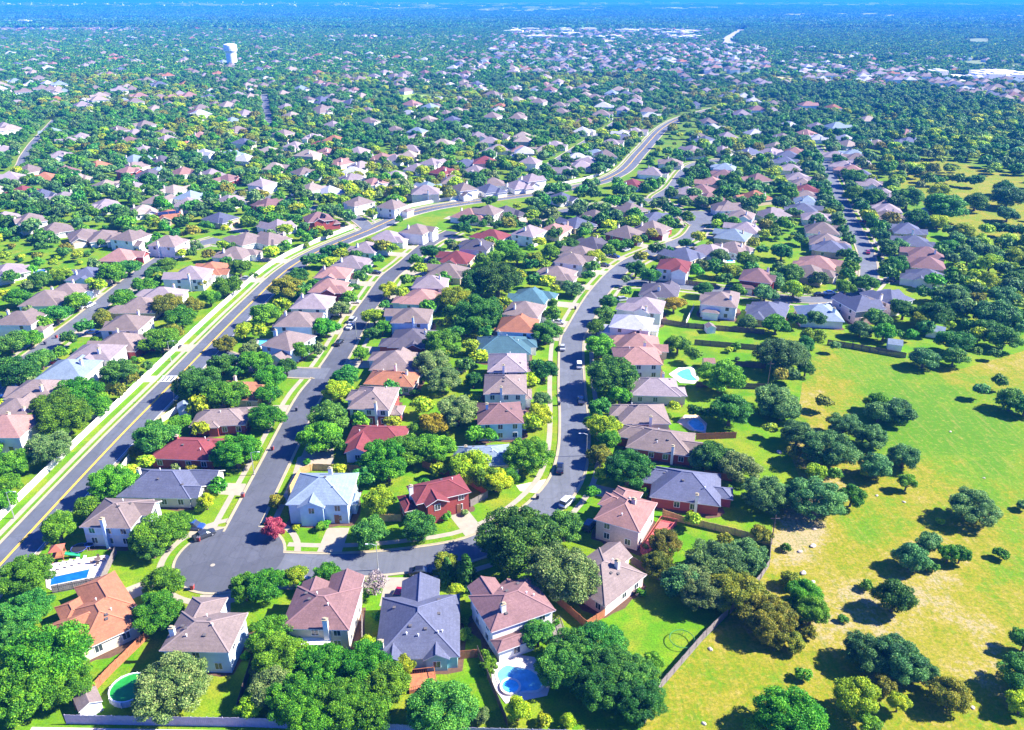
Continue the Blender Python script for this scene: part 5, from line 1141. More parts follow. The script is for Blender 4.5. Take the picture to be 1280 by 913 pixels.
def pool(deck, wat, label, wm, dm=DECK, name='swimming_pool', spa=None):
    dg, wg = ccw([G(*p) for p in deck]), ccw([G(*p) for p in wat])
    if len(wg) > 4: sw = smooth(wg + [wg[0]], .6); wg = ccw([tuple(p) for p in sw[:-1]])
    root = thing(name, label, 'pool', (*wg[0], 0), 0, 'backyard pools'); o = wg[0]
    loc = lambda g: [(p[0] - o[0], p[1] - o[1]) for p in g]
    d = MB(); d.prism(loc(dg), -.1, .09); d.build('pool_deck', dm, root)
    w = MB(); w.prism(loc(wg), -.1, .105); w.build('water', wm, root)
    c = MB(); L = loc(wg); L.append(L[0])
    for a, b in zip(L[:-1], L[1:]): c.bar((*a, .13), (*b, .13), .42, .09)
    c.build('coping', STONE_W, root)
    if spa:
        x, y = G(*spa[:2]); sp = MB(); x -= o[0]; y -= o[1]; r = spa[2]
        nn = 20; pr = lambda rr, z: [(x + rr * math.cos(k * 6.2832 / nn), y + rr * math.sin(k * 6.2832 / nn), z) for k in range(nn)]
        v = pr(r, 0) + pr(r, .45) + pr(r - .35, .45) + pr(r - .35, .1); f = []
        for q in range(3): f += [(q * nn + k, q * nn + (k + 1) % nn, (q + 1) * nn + (k + 1) % nn, (q + 1) * nn + k) for k in range(nn)]
        sp.solid(v, f); so = sp.build('spa', STONE_W, root); sw = MB(); sw.quad(pr(r - .34, .36)); sw.build('water', W_CYAN, so)
    return root
pool([(56, 716), (62, 705), (134, 694), (139, 697), (127, 728), (66, 739), (58, 735)], [(61, 734), (63, 722), (114, 711), (110, 724)], 'rectangular blue pool behind the orange-roofed house', W_BLUE)
W_TURQ = water('pool_water_turquoise', (.13, .44, .60), .25)
pool([(613, 832), (640, 818), (668, 822), (690, 850), (684, 870), (655, 876), (632, 880), (616, 858)], [(620, 842), (632, 832), (648, 835), (664, 838), (680, 852), (674, 864), (655, 866), (640, 868), (624, 856)], 'kidney-shaped turquoise pool with raised round spa', W_TURQ, spa=(638, 860, 1.7))
pool([(836, 468), (848, 460), (866, 459), (874, 474), (868, 480), (850, 479)], [(845, 468), (852, 463), (862, 462), (866, 470), (872, 476), (862, 477), (852, 474)], 'bright cyan pool beside the pink-roofed house', W_CYAN, STONE_W)
pool([(846, 528), (856, 519), (872, 519), (884, 530), (882, 542), (862, 538)], [(860, 529), (870, 524), (880, 531), (880, 539), (868, 538)], 'pool with a tan deck among palms', W_TURQ, plain('pool_deck_tan', (.60, .42, .30), .8, var=.15, sc=.8))
pool([(318, 436), (320, 424), (343, 424), (343, 436)], [(321, 434), (323, 426), (340, 426), (340, 434)], 'small cyan pool beside the left street houses', W_CYAN, STONE_W)
pool([(905, 329), (906, 324), (918, 323), (919, 329)], [(907, 328), (908, 325), (917, 325), (917, 328)], 'tiny cyan pool behind the red-roofed white house', W_CYAN)
pool([(561, 252), (562, 248), (574, 247), (576, 252)], [(563, 251), (564, 249), (573, 248.6), (574, 251)], 'tiny far pool beside the upper main road', W_CYAN)
def tub(px, py, r, h, wm, label, name='above_ground_pool'):
    x, y = G(px, py); root = thing(name, label, 'pool', (x, y, 0), 0, 'backyard pools'); nn = 28
    pr = lambda rr, z: [(rr * math.cos(k * 6.2832 / nn), rr * math.sin(k * 6.2832 / nn), z) for k in range(nn)]
    v = pr(r, 0) + pr(r, h) + pr(r - .18, h) + pr(r - .18, .1); f = []
    for q in range(3): f += [(q * nn + k, q * nn + (k + 1) % nn, (q + 1) * nn + (k + 1) % nn, (q + 1) * nn + k) for k in range(nn)]
    m = MB(); m.solid(v, f); m.build('pool_wall', plain('pool_wall_white', (.62, .66, .72), .4), root)
    w = MB(); w.quad(pr(r - .17, h - .2)); w.build('water', wm, root)
    for k in range(8):
        a = k * 6.2832 / 8; b = MB(); b.box(r + .02, r + .12, -.08, .08, 0, h, 0, Matrix.Rotation(a, 4, 'Z')); b.build('wall_post', TRIM, root)
    return root
tub(163, 866, 3.0, 1.2, W_GREEN, 'round above-ground pool of green water beside the pale olive tree')
tub(51, 342, 2.4, 1., W_BLUE, 'round blue above-ground pool on a bright lawn')

# ------------------------------------------------------------------ sheds
def shed(px, py, w, d, h, rz, wc, rc, label):
    x, y = G(px, py); root = thing('garden_shed', label, 'shed', (x, y, 0), R(rz), 'garden sheds')
    m = MB(); m.box(-w / 2, w / 2, -d / 2, d / 2, 0, h); z = h
    for yy_ in (-d / 2 + .01, d / 2 - .03): m.solid([(-w / 2, yy_, z), (w / 2, yy_, z), (0, yy_, z + w * .25), (-w / 2, yy_ + .02, z), (w / 2, yy_ + .02, z), (0, yy_ + .02, z + w * .25)], [(0, 1, 2), (5, 4, 3)])
    m.build('wall', wall_mat(wc), root)
    r = MB(); gable(r, -w / 2 - .2, w / 2 + .2, -d / 2 - .2, d / 2 + .2, h - .1, .5, Matrix.Identity(4)); r.build('roof', [roof_mat(rc, RC[rc]), TRIM], root)
    dd = MB(); dd.box(-.5, .5, -d / 2 - .04, -d / 2, 0, 1.8); dd.build('door', plain('shed_door', (.6, .65, .72), .5), root)
    wn = MB(); wn.box(w / 2, w / 2 + .03, -.4, .4, 1., 1.6); wn.build('window', GLASS, root)
    return root
shed(113, 886, 3.0, 3.4, 2.0, 40, 'white', 'taupe', 'small white shed with grey-brown roof by the bottom fence')
shed(231, 516, 2.8, 3, 2.1, 20, 'blue', 'bluegrey', 'pale blue shed behind the brick house near the main road')
shed(887, 415, 2.8, 3, 2.0, 5, 'white', 'taupe', 'little white shed against the long dark fence')
shed(885, 459, 3.4, 3, 2.0, 90, 'cream', 'pink', 'cream shed with pinkish roof beside the tree by the cyan pool')
shed(1117, 436, 4.0, 4, 2.1, 70, 'white', 'bluegrey', 'white-roofed shed against the meadow fence')
shed(1168, 420, 4.6, 5, 2.3, 60, 'white', 'bluegrey', 'pale shed among trees above the meadow')
shed(577, 463, 2.8, 3, 2.0, 0, 'tan', 'beige', 'tan shed behind the wide teal-roofed house')
shed(121, 520, 3.4, 3.4, 2.2, 10, 'white', 'bluegrey', 'white shed against the boundary wall')

# ------------------------------------------------------------------ cars
CARP = {}
def carpaint(nm, c):
    if nm in CARP: return CARP[nm]
    m, n, b = nt('car_paint_' + nm); b.inputs['Base Color'].default_value = (*c, 1); b.inputs['Roughness'].default_value = .25; b.inputs['Coat Weight'].default_value = .6; b.inputs['Metallic'].default_value = .2
    CARP[nm] = m; return m
CP = dict(red=(.35, .01, .03), black=(.012, .012, .016), white=(.72, .72, .72), blue=(.03, .08, .30), silver=(.45, .46, .48), dark=(.04, .045, .055))
def loft(sec):
    """sections (x, z0, z1, half-width bottom, half-width top)"""
    m = MB(); v = []
    for x, z0, z1, a, b in sec: v += [(x, -a, z0), (x, -a * 1.03, (z0 + z1) * .5), (x, -b, z1), (x, b, z1), (x, a * 1.03, (z0 + z1) * .5), (x, a, z0)]
    f = []
    for k in range(len(sec) - 1):
        for j in range(6): f.append((k * 6 + j, k * 6 + (j + 1) % 6, (k + 1) * 6 + (j + 1) % 6, (k + 1) * 6 + j))
    f += [tuple(range(5, -1, -1)), tuple((len(sec) - 1) * 6 + j for j in range(6))]
    m.solid(v, [q[::-1] for q in f]); return m
_c = {}
def car_meshes():
    if _c: return _c
    for ty, hh_, roof_ in (('sedan', 1.42, [(-1.55, .92, .95, .76, .74), (-.95, .92, 1.38, .78, .60), (-.1, .92, 1.44, .79, .62), (.45, .92, 1.38, .79, .60), (1.15, .9, .94, .76, .72)]), ('suv', 1.75, [(-2.1, .98, 1.05, .82, .78), (-1.9, .98, 1.66, .82, .68), (-.2, .98, 1.76, .84, .70), (.4, .98, 1.68, .84, .68), (1.15, .96, 1.0, .8, .76)])):
        _c[ty, 'body'] = loft([(-2.28, .42, .72, .74, .70), (-2.15, .30, .92, .84, .78), (-1.4, .26, .96, .88, .82), (.9, .26, .95, .88, .82), (1.7, .28, .86, .86, .78), (2.15, .32, .76, .80, .70), (2.28, .42, .66, .68, .62)])
        _c[ty, 'glass'] = loft(roof_); z = hh_ - .03
        rf_ = MB(); rf_.box(-1.0 if ty == 'sedan' else -1.85, .45, -.6 if ty == 'sedan' else -.68, .6 if ty == 'sedan' else .68, z - .08, z + .05); _c[ty, 'roof'] = rf_
    t = MB(); t.tube((0, -.12, 0), (0, .12, 0), .33, .33, 16); _c['tyre'] = t.mesh('tyre', BLACK); t = MB(); t.tube((0, -.13, 0), (0, .13, 0), .19, .19, 10); _c['rim'] = t.mesh('rim', METAL)
    l = MB(); l.box(-.04, .04, -.17, .17, -.06, .06); _c['hl'] = l.mesh('headlight', plain('lamp_lens', (.8, .8, .82), .1)); _c['tl'] = l.mesh('tail_light', plain('lamp_red', (.4, .01, .01), .2))
    return _c
BODY = {}
def car(px, py, col, ang, label, ty='sedan', z=.1):
    cm = car_meshes(); x, y = G(px, py, .7); root = thing('parked_car', label, 'car', (x, y, z), R(ang), 'parked cars')
    k = (ty, col)
    if k not in BODY: BODY[k] = (cm[ty, 'body'].mesh('car_body', carpaint(col, CP[col])), cm[ty, 'glass'].mesh('car_window', GLASS), cm[ty, 'roof'].mesh('car_roof', carpaint(col, CP[col])))
    link('car_body', BODY[k][0], root); link('windscreen', BODY[k][1], root); link('car_roof', BODY[k][2], root)
    for sx in (-1.4, 1.42):
        for sy in (-.78, .78): w = link('wheel', cm['tyre'], root, (sx, sy, .33)); link('rim', cm['rim'], w)
    for sy in (-.55, .55): link('headlight', cm['hl'], root, (2.2, sy, .62)); link('tail_light', cm['tl'], root, (-2.22, sy, .72))
    return root
car(497, 745, 'red', -100, 'red car in the drive of the slate-roofed house', z=.02)
car(526, 714, 'black', 4, 'black car parked on the curving bottom street', 'sedan')
car(242, 657, 'blue', -5, 'dark blue car in the drive above the cul-de-sac', 'suv', z=.02)
car(709, 627, 'white', 55, 'white car parked at the bend of the central street', 'suv')
car(700, 585, 'black', 85, 'black car at the kerb beside the tan driveway')
car(737, 656, 'dark', 60, 'dark car in the shade beside the pinkish-roofed house', 'suv', z=.02)
car(724, 456, 'white', 88, 'tall white car in the shade on the central street', 'suv')
car(703, 434, 'silver', 88, 'silver car at the left kerb of the central street')
car(726, 500, 'dark', 90, 'dark car alone in a sunny patch of the central street')
car(441, 400, 'silver', 80, 'silver car farthest up the left street kerb', 'suv')
car(438, 408, 'white', 80, 'white car just behind the silver one on the left street')
car(424, 428, 'black', 78, 'black car at the kerb where the left street is shaded')
car(779, 374, 'silver', 20, 'silver car in the drive beside the cross street', 'suv', z=.02)
car(1037, 366, 'white', 5, 'white car on the cross street near the right bend')
car(1024, 368, 'black', 5, 'black car on the cross street near the right bend')
car(112, 381, 'white', 75, 'white car on the street left of the main road', 'suv')
car(1085, 315, 'red', 70, 'red car parked on the far right street')
car(1100, 318, 'dark', 60, 'dark car opposite the red one on the far right street', 'suv')
car(783, 312, 'silver', 45, 'silver car up where the central street bends')
car(255, 668, 'dark', 40, 'dark car at the rim of the cul-de-sac')
car(382, 727, 'silver', 5, 'silver car half hidden above the brown-roofed cream house')

rc_ = random.Random(11)
for t, c, f, ref, L in DRIVES:
    if L < 4 or rc_.random() > .42: continue
    p = PX(c[0], c[1], .7); col = rc_.choice(['white', 'silver', 'dark', 'black', 'blue', 'red', 'white']); ty = rc_.choice(['sedan', 'suv'])
    car(p[0], p[1], col, math.degrees(math.atan2(f[1], f[0])), f"{col if col != 'dark' else 'dark grey'} {'car' if ty == 'sedan' else 'tall car'} in the drive of {ref}", ty, z=.02)
# ------------------------------------------------------------------ bins, poles, yard things
bm_ = MB()
def frus(mb, z0, z1, a0, b0, a1, b1): mb.solid([(-a0, -b0, z0), (a0, -b0, z0), (a0, b0, z0), (-a0, b0, z0), (-a1, -b1, z1), (a1, -b1, z1), (a1, b1, z1), (-a1, b1, z1)], [(3, 2, 1, 0), (4, 5, 6, 7), (0, 1, 5, 4), (1, 2, 6, 5), (2, 3, 7, 6), (3, 0, 4, 7)])
frus(bm_, .08, 1.0, .26, .28, .34, .38); BIN = {c: bm_.mesh('bin_body', plain('bin_' + c, v, .5)) for c, v in dict(dark=(.05, .05, .08), red=(.35, .05, .04)).items()}
lm = MB(); frus(lm, 1.0, 1.1, .36, .40, .30, .34); BLID = lm.mesh('bin_lid', plain('bin_lid', (.10, .09, .11), .5))
wm_ = MB(); wm_.tube((0, -.04, 0), (0, .04, 0), .11, .11, 10); BWH = wm_.mesh('bin_wheel', BLACK)
for px, py, c, lab in [(304, 622, 'red', 'wheeled red bin at the kerb by the white driveway'), (241, 737, 'red', 'wheeled red bin at the cul-de-sac rim below the drive, right of another'), (229, 732, 'dark', 'wheeled dark bin at the cul-de-sac rim, left of a red one'), (249, 677, 'red', 'wheeled red bin on the upper cul-de-sac kerb'),
                       (672, 624, 'dark', 'wheeled dark bin on the kerb by the tan driveway'), (341, 563, 'red', 'wheeled red bin on the left kerb facing the red roof'), (371, 514, 'dark', 'wheeled dark bin by the drive of the orange roof'), (57, 431, 'dark', 'wheeled dark bin on the street left of the main road, lower one'), (71, 423, 'red', 'wheeled red bin on the street left of the main road'),
                       (699, 507, 'dark', 'wheeled dark bin at the left kerb of the central street'), (719, 387, 'dark', 'wheeled dark bin where the central street begins to curve')]:
    x, y = G(px, py); t = thing('wheeled_bin', lab, 'bin', (x, y, .1), 0, 'wheeled bins at the kerb'); link('bin_body', BIN[c], t); link('bin_lid', BLID, t)
    for sy in (-.26, .26): link('bin_wheel', BWH, t, (-.28, sy, .11))
def pole(px, py, h, label, arm=1.8, dirx=-1, mat=METAL, name='street_lamp'):
    x, y = G(px, py); root = thing(name, label, 'lamp post' if arm else 'pole', (x, y, 0), 0, 'posts along the streets'); m = MB(); m.tube((0, 0, 0), (0, 0, h), .12, .07, 10); m.tube((0, 0, 0), (0, 0, .4), .2, .18, 10); m.build('pole', mat, root)
    if arm:
        a = MB(); a.tube((0, 0, h - .1), (dirx * arm * .5, 0, h + .25), .05, .045, 8); a.tube((dirx * arm * .5, 0, h + .25), (dirx * arm, 0, h + .2), .045, .04, 8); a.build('arm', mat, root)
        l = MB(); l.box(dirx * arm - .24, dirx * arm + .24, -.09, .09, h + .12, h + .26); l.build('lamp_head', TRIM, root)
    else:
        c = MB(); c.box(-.9, .9, -.06, .06, h - .9, h - .75); c.build('crossarm', WOOD_D, root)
    return root
pole(18, 648, 6.5, 'slim grey lamp post on the verge of the main road, lower left', dirx=1)
pole(219, 502, 7.5, 'tall grey lamp post beside the striped crosswalk', dirx=-1)
pole(214, 452, 6.5, 'slim grey lamp post by the white boundary wall', dirx=1)
pole(473, 713, 6., 'slim lamp post before the pale twiggy tree', dirx=-1)
pole(318, 594, 6., 'slim lamp post on the verge below the leafy trees', dirx=1)
pole(733, 570, 6., 'lamp post leaning over the central street beneath olive tree', dirx=-1)
pole(446, 425, 6., 'lamp post on the left street near parked cars', dirx=-1)
pole(467, 278, 8., 'tall lamp post at the upper junction', dirx=1)
pole(959, 484, 8., 'tall dark wooden pole at the meadow end of the fences', arm=0, mat=WOOD_D, name='utility_pole')
pole(964, 680, 7., 'tall thin dark pole at the grey fence corner', arm=0, mat=WOOD_D, name='utility_pole')

# playset with a green slide
x, y = G(75, 700); ps = thing('playset', 'wooden playset with red roof and green slide beside the pool', 'playset', (x, y, 0), R(15))
for sx in (-1, 1):
    for sy in (-1, 1): m = MB(); m.box(sx - .07, sx + .07, sy - .07, sy + .07, 0, 2.8); m.build('post', WOOD_R, ps)
m = MB(); m.box(-1.15, 1.15, -1.15, 1.15, 1.2, 1.3); m.build('platform', WOOD_R, ps)
m = MB(); m.solid([(-1.3, -1.3, 2.8), (1.3, -1.3, 2.8), (1.3, 1.3, 2.8), (-1.3, 1.3, 2.8), (0, 0, 3.7)], [(0, 1, 4), (1, 2, 4), (2, 3, 4), (3, 0, 4), (3, 2, 1, 0)]); m.build('roof', plain('playset_roof', (.35, .10, .06), .7), ps)
m = MB(); m.bar((1.1, 0, 1.28), (3.6, .2, .15), .7, .08); m.bar((1.1, -.36, 1.4), (3.6, -.16, .27), .06, .2); m.bar((1.1, .36, 1.4), (3.6, .56, .27), .06, .2); m.build('slide', plain('slide_green', (.02, .30, .14), .35), ps)
m = MB(); m.bar((-1, -1, 2.5), (-4, -1, 2.5), .12, .12); m.bar((-4, -1, 2.5), (-4, -1.8, 0), .1, .1); m.bar((-4, -1, 2.5), (-4, -.2, 0), .1, .1); m.build('swing_beam', WOOD_R, ps)
for k in (-2, -3.1):
    m = MB(); m.tube((k, -1.2, .6), (k, -1, 2.5), .015, .015, 5); m.tube((k + .45, -1.2, .6), (k + .45, -1, 2.5), .015, .015, 5); m.box(k, k + .45, -1.3, -1.1, .55, .6); m.build('swing', BLACK, ps)
def trampoline(px, py, r, label, net=True, col=(.05, .06, .25)):
    x, y = G(px, py); t = thing('trampoline', label, 'trampoline', (x, y, 0)); nn = 20
    ringp = lambda rr, z: [(rr * math.cos(k * 6.2832 / nn), rr * math.sin(k * 6.2832 / nn), z) for k in range(nn)]
    m = MB(); q = ringp(r, .8)
    for k in range(nn): m.tube(q[k], q[(k + 1) % nn], .07, .07, 6)
    m.build('frame', plain('trampoline_pad_%d' % int(px), col, .5), t)
    if net: m = MB(); m.solid(ringp(r - .2, .78) + ringp(r - .2, .74), [tuple(range(nn)), tuple(range(2 * nn - 1, nn - 1, -1))]); m.build('jumping_mat', BLACK, t)
    for k in range(0, nn, 4):
        m = MB(); m.tube((q[k][0], q[k][1], 0), q[k], .04, .04, 6); m.build('leg', METAL, t)
    return t
trampoline(100, 689, 1.5, 'round blue trampoline beside the playset')
trampoline(852, 803, 2.1, 'bare green trampoline ring on the wide yard', net=False, col=(.05, .20, .06))
trampoline(113, 664 + 20, .9, 'small round blue trampoline behind the two-storey house', col=(.03, .1, .4))
# patio cover, decks, furniture
x, y = G(397, 812); pc = thing('patio_cover', 'white flat patio cover behind the brown-roofed cream house', 'patio cover', (x, y, 0))
m = MB()
for k in range(9): m.box(-2.6, 2.6, -1.6 + k * .38, -1.6 + k * .38 + .34, 2.55, 2.62)
m.build('cover_slats', TRIM, pc)
for sx in (-2.4, 2.4): m = MB(); m.box(sx - .08, sx + .08, -1.5, -1.34, 0, 2.55); m.build('post', TRIM, pc)
m = MB(); m.box(-2.6, 2.6, -1.6, 1.7, 0, .1); m.build('slab', CONC, pc)
def deck(px, label, mat, rail=True, z=.45):
    g = ccw([G(*p) for p in px]); o = g[0]; L = [(a - o[0], b - o[1]) for a, b in g]; t = thing('wooden_deck', label, 'deck', (*o, 0)); m = MB(); m.prism(L, 0, z); m.build('floor_boards', mat, t)
    if rail:
        m = MB(); Q = L + [L[0]]
        for a, b in zip(Q[:-1], Q[1:]):
            m.bar((*a, z + .95), (*b, z + .95), .08, .08); n = int(math.dist(a, b) / .35) + 1
            for k in range(n): q = (a[0] + (b[0] - a[0]) * k / n, a[1] + (b[1] - a[1]) * k / n); m.bar((*q, z), (*q, z + .95), .05, .05)
        m.build('railing', mat, t)
    return t
deck([(508, 846), (543, 842), (546, 860), (512, 868)], 'reddish wooden deck behind the slate-roofed house', WOOD_R)
deck([(800, 690), (826, 652), (846, 656), (832, 672), (806, 698)], 'red-stained deck beside the pinkish-roofed house', plain('deck_red', (.45, .10, .09), .7, var=.2))
deck([(686, 788), (700, 778), (706, 796), (694, 806)], 'small pale deck beside the porch of the brown roof', WOOD_G)
def table_set(px, py, label, uc=None):
    x, y = G(px, py); t = thing('patio_table', label, 'patio table', (x, y, .1)); m = MB(); m.tube((0, 0, .68), (0, 0, .73), .6, .6, 16); m.build('tabletop', WOOD_D, t); m = MB(); m.tube((0, 0, 0), (0, 0, .68), .06, .05, 8); m.tube((0, 0, 0), (0, 0, .05), .3, .28, 10); m.build('pedestal', BLACK, t)
    for k in range(4):
        a = k * 1.57 + .4; c = thing('patio_chair', f'{ORD[k]} chair round the {label.split(" ", 1)[1]}', 'chair', (x + 1.05 * math.cos(a), y + 1.05 * math.sin(a), .1), a + math.pi / 2, 'patio chairs')
        m = MB(); m.box(-.24, .24, -.24, .24, .4, .46); m.build('seat', WOOD_D, c); m = MB(); m.box(-.24, .24, -.27, -.21, .46, .92); m.build('backrest', WOOD_D, c)
        for sx in (-.2, .2):
            for sy in (-.2, .2): m = MB(); m.box(sx - .02, sx + .02, sy - .02, sy + .02, 0, .4); m.build('leg', BLACK, c)
    if uc:
        u = thing('parasol', uc[0], 'parasol', (x, y, .1)); m = MB(); m.tube((0, 0, .7), (0, 0, 2.5), .03, .03, 6); m.build('pole', METAL, u); m = MB(); nn = 8; v = [(1.3 * math.cos(k * 6.2832 / nn), 1.3 * math.sin(k * 6.2832 / nn), 2.1) for k in range(nn)]; m.solid(v + [(0, 0, 2.6)] + [(p[0], p[1], 2.05) for p in v] + [(0, 0, 2.54)], [(k, (k + 1) % nn, nn) for k in range(nn)] + [(nn + 1 + (k + 1) % nn, nn + 1 + k, 2 * nn + 1) for k in range(nn)] + [((k + 1) % nn, k, nn + 1 + k, nn + 1 + (k + 1) % nn) for k in range(nn)]); m.build('canopy', plain('parasol_%d' % int(px), uc[1], .7), u)
    return t
table_set(792, 742, 'dark patio table behind the grey-brown house near the wide lawn')
table_set(498, 500, 'dark patio table on the lawn behind the tall white chimney', ('orange parasol behind the tall white chimney house', (.7, .2, .05)))
table_set(123, 703, 'dark patio table on the deck of the rectangular pool')
LM = MB(); LM.box(-.3, .3, -.9, .5, .28, .34); lme = LM.mesh('seat', TRIM); LB = MB(); LB.bar((0, .5, .3), (0, .95, .75), .6, .06); lbe = LB.mesh('backrest', TRIM); LG = MB(); LG.box(-.03, .03, -.03, .03, 0, .28); lge = LG.mesh('leg', METAL)
for k in range(5):
    x, y = G(68 + k * 9, 712 - k * 2.4); t = thing('sun_lounger', f'{ORD[k]} white lounger from the left along the rectangular pool', 'lounger', (x, y, .1), R(-8), 'white loungers by the pool'); link('seat', lme, t); link('backrest', lbe, t)
    for sx in (-.25, .25):
        for sy in (-.8, .4): link('leg', lge, t, (sx, sy, 0))
# pale stones in the meadow
rs = random.Random(3)
for k, (px, py, r) in enumerate([(1016, 683, .9), (1000, 690, .7), (1004, 717, .9), (1016, 728, .7), (1188, 540, .5), (1118, 498, .5), (1096, 620, .5), (1130, 628, .5), (1230, 598, .4), (880, 905, .5), (974, 566, 1.0), (1018, 662, .6), (888, 812, .6), (1216, 885, .5)]):
    x, y = G(px, py); bmm = bmesh.new(); bmesh.ops.create_icosphere(bmm, subdivisions=2, radius=r * .6)
    for v in bmm.verts: v.co = Vector((v.co.x * 1.4, v.co.y, v.co.z * .55)) * rs.uniform(.85, 1.12)
    me = bpy.data.meshes.new('boulder'); bmm.to_mesh(me); bmm.free(); me.materials.append(plain('limestone', (.40, .35, .29), .9, var=.3))
    thing('boulder', None, 'boulder', (x, y, r * .15), rs.uniform(0, 6), 'pale stones in the meadow', me)['label'] = f'{ordn(k)} pale limestone boulder lying in the dry meadow grass'

# ------------------------------------------------------------------ water tower
x, y = G(291, 84); wt = thing('water_tower', 'white water tower with wide tank standing among distant trees', 'water tower', (x, y, 0)); TW = plain('tower_white', (.80, .80, .80), .45, var=.05, sc=.2)
def lathe(prof, n=32):
    m = MB(); v = [(r * math.cos(k * 6.28318 / n), r * math.sin(k * 6.28318 / n), z) for r, z in prof for k in range(n)]; f = []
    for i in range(len(prof) - 1): f += [(i * n + k, i * n + (k + 1) % n, (i + 1) * n + (k + 1) % n, (i + 1) * n + k) for k in range(n)]
    m.solid(v, f); return m
lathe([(8.6, 0), (8.3, 3), (8., 6), (8., 20), (8., 22)]).build('pedestal', TW, wt)
tk = lathe([(8., 21), (9.6, 23.), (10.2, 24.5), (10.2, 31), (9.6, 32.6), (6.5, 33.8), (2, 34.3), (.01, 34.4)]).build('tank', TW, wt)
lathe([(10.22, 26.2), (10.3, 26.2), (10.3, 26.8), (10.22, 26.8)]).build('tank_band', plain('tower_band', (.45, .5, .62), .5), tk)
m = MB(); m.box(-1.2, 1.2, -8.6, -8.2, 0, 3.2); m.build('door', plain('tower_door', (.3, .35, .42), .5), wt)

# ------------------------------------------------------------------ names for the rest: labels by looks, then by neighbours
def rel(a, b):
    pa, pb = PX(a['x'], a['y']), PX(b['x'], b['y']); dx, dy = pa[0] - pb[0], (pa[1] - pb[1]) * 1.2
    return ('left of' if dx < 0 else 'right of') if abs(dx) > abs(dy) else ('in front of' if dy > 0 else 'behind')
def place(x, y):
    p = PX(x, y)
    col = ['far left', 'centre-left', 'centre', 'centre-right', 'far right'][min(4, max(0, int(p[0] / 256)))]
    row = 'near skyline' if p[1] < 70 else 'far back' if p[1] < 105 else 'well back' if p[1] < 150 else 'midway back' if p[1] < 230 else 'mid-picture' if p[1] < 400 else 'low in picture'
    return col, row
named = [h for h in HOUSES if h['ref']]
groups = {}
for h in HOUSES:
    if not h['root'].get('label'):
        c, r = place(h['x'], h['y']); groups.setdefault((f"{RN[h['rc']]}-roofed houses among trees", f"{r}, {c}"), []).append(h)
for t in TREES:
    if t['label']: continue
    sz = 'low' if t['shrub'] else 'small' if t['r'] < 2.4 else 'big' if t['r'] > 5 else 'medium'
    kd = ('green shrub' if t['kind'] in 'gob' else 'yellowish shrub') if t['shrub'] else KIND[t['kind']]
    b = min(named, key=lambda h: (h['x'] - t['x']) ** 2 + (h['y'] - t['y']) ** 2); dist = math.hypot(b['x'] - t['x'], b['y'] - t['y'])
    pt = PX(t['x'], t['y'])
    if inpoly(*pt, FIELD): c, r = place(t['x'], t['y']); base = (f"{sz} {kd}s in open meadow", f'{r}, {c}' if pt[1] < 640 else f'toward the bottom, {c}')
    elif dist < 26: base = (f"{sz} {kd}s", f"{rel(t, b)} {'' if 'house up' in b['ref'] else 'the '}{b['ref']}")
    else: c, r = place(t['x'], t['y']); base = (f"{sz} {kd}s apart from houses", f"{r}, {c}")
    groups.setdefault(base, []).append(t)
for (what, where), L in groups.items():
    L.sort(key=lambda t: PX(t['x'], t['y'])[0])
    one = what.replace('-roofed houses', '-roofed house').replace('oaks', 'oak').replace('shrubs', 'shrub').replace('cypresss', 'cypress')
    one = re.sub(r'\btrees(?= apart| in open|$)', 'tree', one)
    what = what.replace('cypresss', 'cypresses')
    for i, t in enumerate(L):
        if len(L) == 1: lab = f"{one} {where}"
        elif len(L) == 2: lab = f"{'left' if i == 0 else 'right'} one of two {what} {where}"
        elif i == 0: lab = f"leftmost of {what} {where}"
        elif i == len(L) - 1: lab = f"rightmost of {what} {where}"
        else: lab = f"{ordn(i)} from left of {what} {where}"
        w = lab.replace(' the the ', ' the ').split()
        if len(w) > 16: w = lab.replace('dark green oak', 'dark oak').replace('blue-green live oak', 'live oak').replace('leafy green', 'green').replace('in front of', 'before').replace(' the ', ' ').split()
        if len(w) > 16: w = [q for q in w if q not in ('big', 'medium', 'small')]
        t['root']['label'] = ' '.join(w[:16])

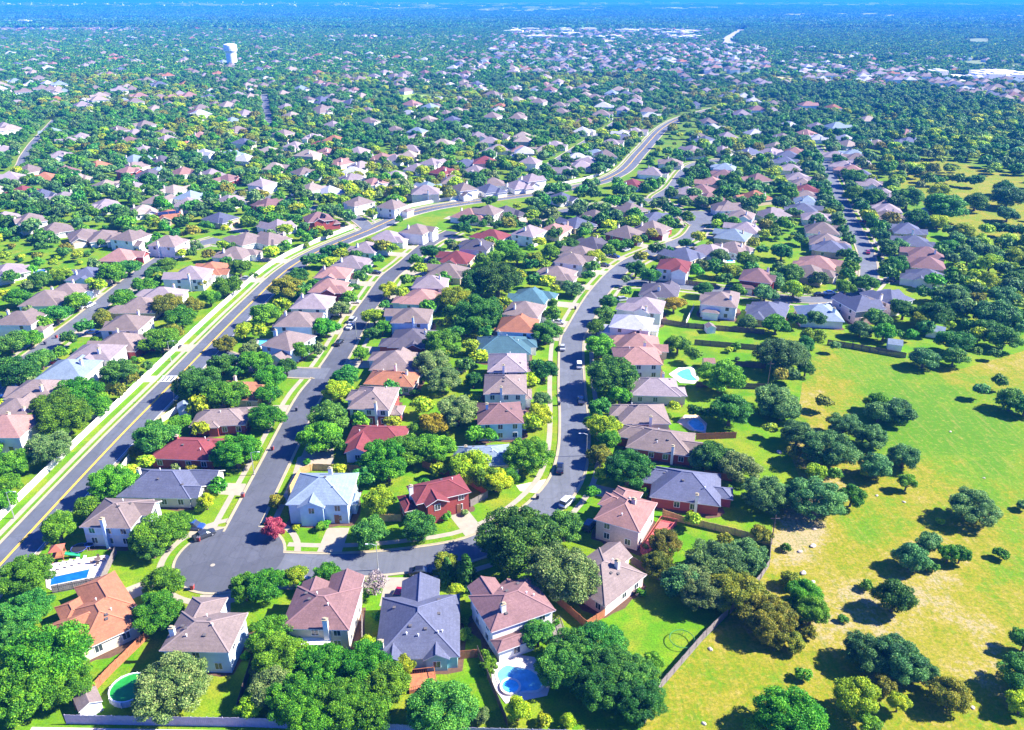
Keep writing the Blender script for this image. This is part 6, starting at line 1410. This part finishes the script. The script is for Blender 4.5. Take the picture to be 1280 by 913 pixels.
# ------------------------------------------------------------------ light, air, camera
SUN_EL, SUN_AZ = R(40), R(4)               # from +X, a little beyond
sd = Vector((math.cos(SUN_EL) * math.cos(SUN_AZ), math.cos(SUN_EL) * math.sin(SUN_AZ), math.sin(SUN_EL)))
w = bpy.data.worlds.new('World'); SC.world = w; w.use_nodes = True; wn = w.node_tree
sk = wn.nodes.new('ShaderNodeTexSky'); sk.sky_type = 'NISHITA'; sk.sun_disc = False; sk.sun_elevation = SUN_EL; sk.sun_rotation = math.pi / 2 - SUN_AZ; sk.air_density = 1.; sk.dust_density = .3; sk.ozone_density = 4.
tint = wn.nodes.new('ShaderNodeMix'); tint.data_type = 'RGBA'; tint.blend_type = 'MULTIPLY'; tint.inputs[0].default_value = 1; wn.links.new(sk.outputs[0], tint.inputs[6]); tint.inputs[7].default_value = (.34, .72, 2.0, 1)
wn.links.new(tint.outputs[2], wn.nodes['Background'].inputs['Color']); wn.nodes['Background'].inputs['Strength'].default_value = .050
sl = bpy.data.lights.new('sun', 'SUN'); sl.energy = 5.; sl.angle = R(.5); sl.color = (1., .94, .82)
so = bpy.data.objects.new('sun', sl); C.objects.link(so); so.rotation_euler = sd.to_track_quat('Z', 'Y').to_euler(); so.location = (0, 0, 300)
hz = MB(); hz.box(-16000, 16000, -300, 23000, -1, 115)
hm = bpy.data.materials.new('haze'); hm.use_nodes = True; hn = hm.node_tree; hn.nodes.remove(hn.nodes['Principled BSDF'])
pv = hn.nodes.new('ShaderNodeVolumePrincipled'); pv.inputs['Color'].default_value = (.03, .29, 1., 1); pv.inputs['Density'].default_value = 1.35e-4; pv.inputs['Anisotropy'].default_value = 0.
hn.links.new(pv.outputs[0], hn.nodes['Material Output'].inputs['Volume'])
struct(hz.build('haze', hm), 'stuff')
cd = bpy.data.cameras.new('camera'); cam = bpy.data.objects.new('camera', cd); C.objects.link(cam); SC.camera = cam
cam.location = (0, 0, CH); cam.rotation_euler = (math.pi / 2 - P, 0, 0); cd.lens = 36 * F / 1280; cd.sensor_width = 36; cd.clip_start = .5; cd.clip_end = 60000
vs = SC.view_settings; vs.view_transform = 'Standard'; vs.look = 'None'; vs.exposure = 1.8; vs.gamma = 1; vs.use_curve_mapping = False
cy = SC.cycles; cy.max_bounces = 6; cy.diffuse_bounces = 3; cy.glossy_bounces = 2; cy.transmission_bounces = 4; cy.volume_bounces = 1; cy.transparent_max_bounces = 4; cy.use_denoising = True; cy.caustics_reflective = False; cy.caustics_refractive = False
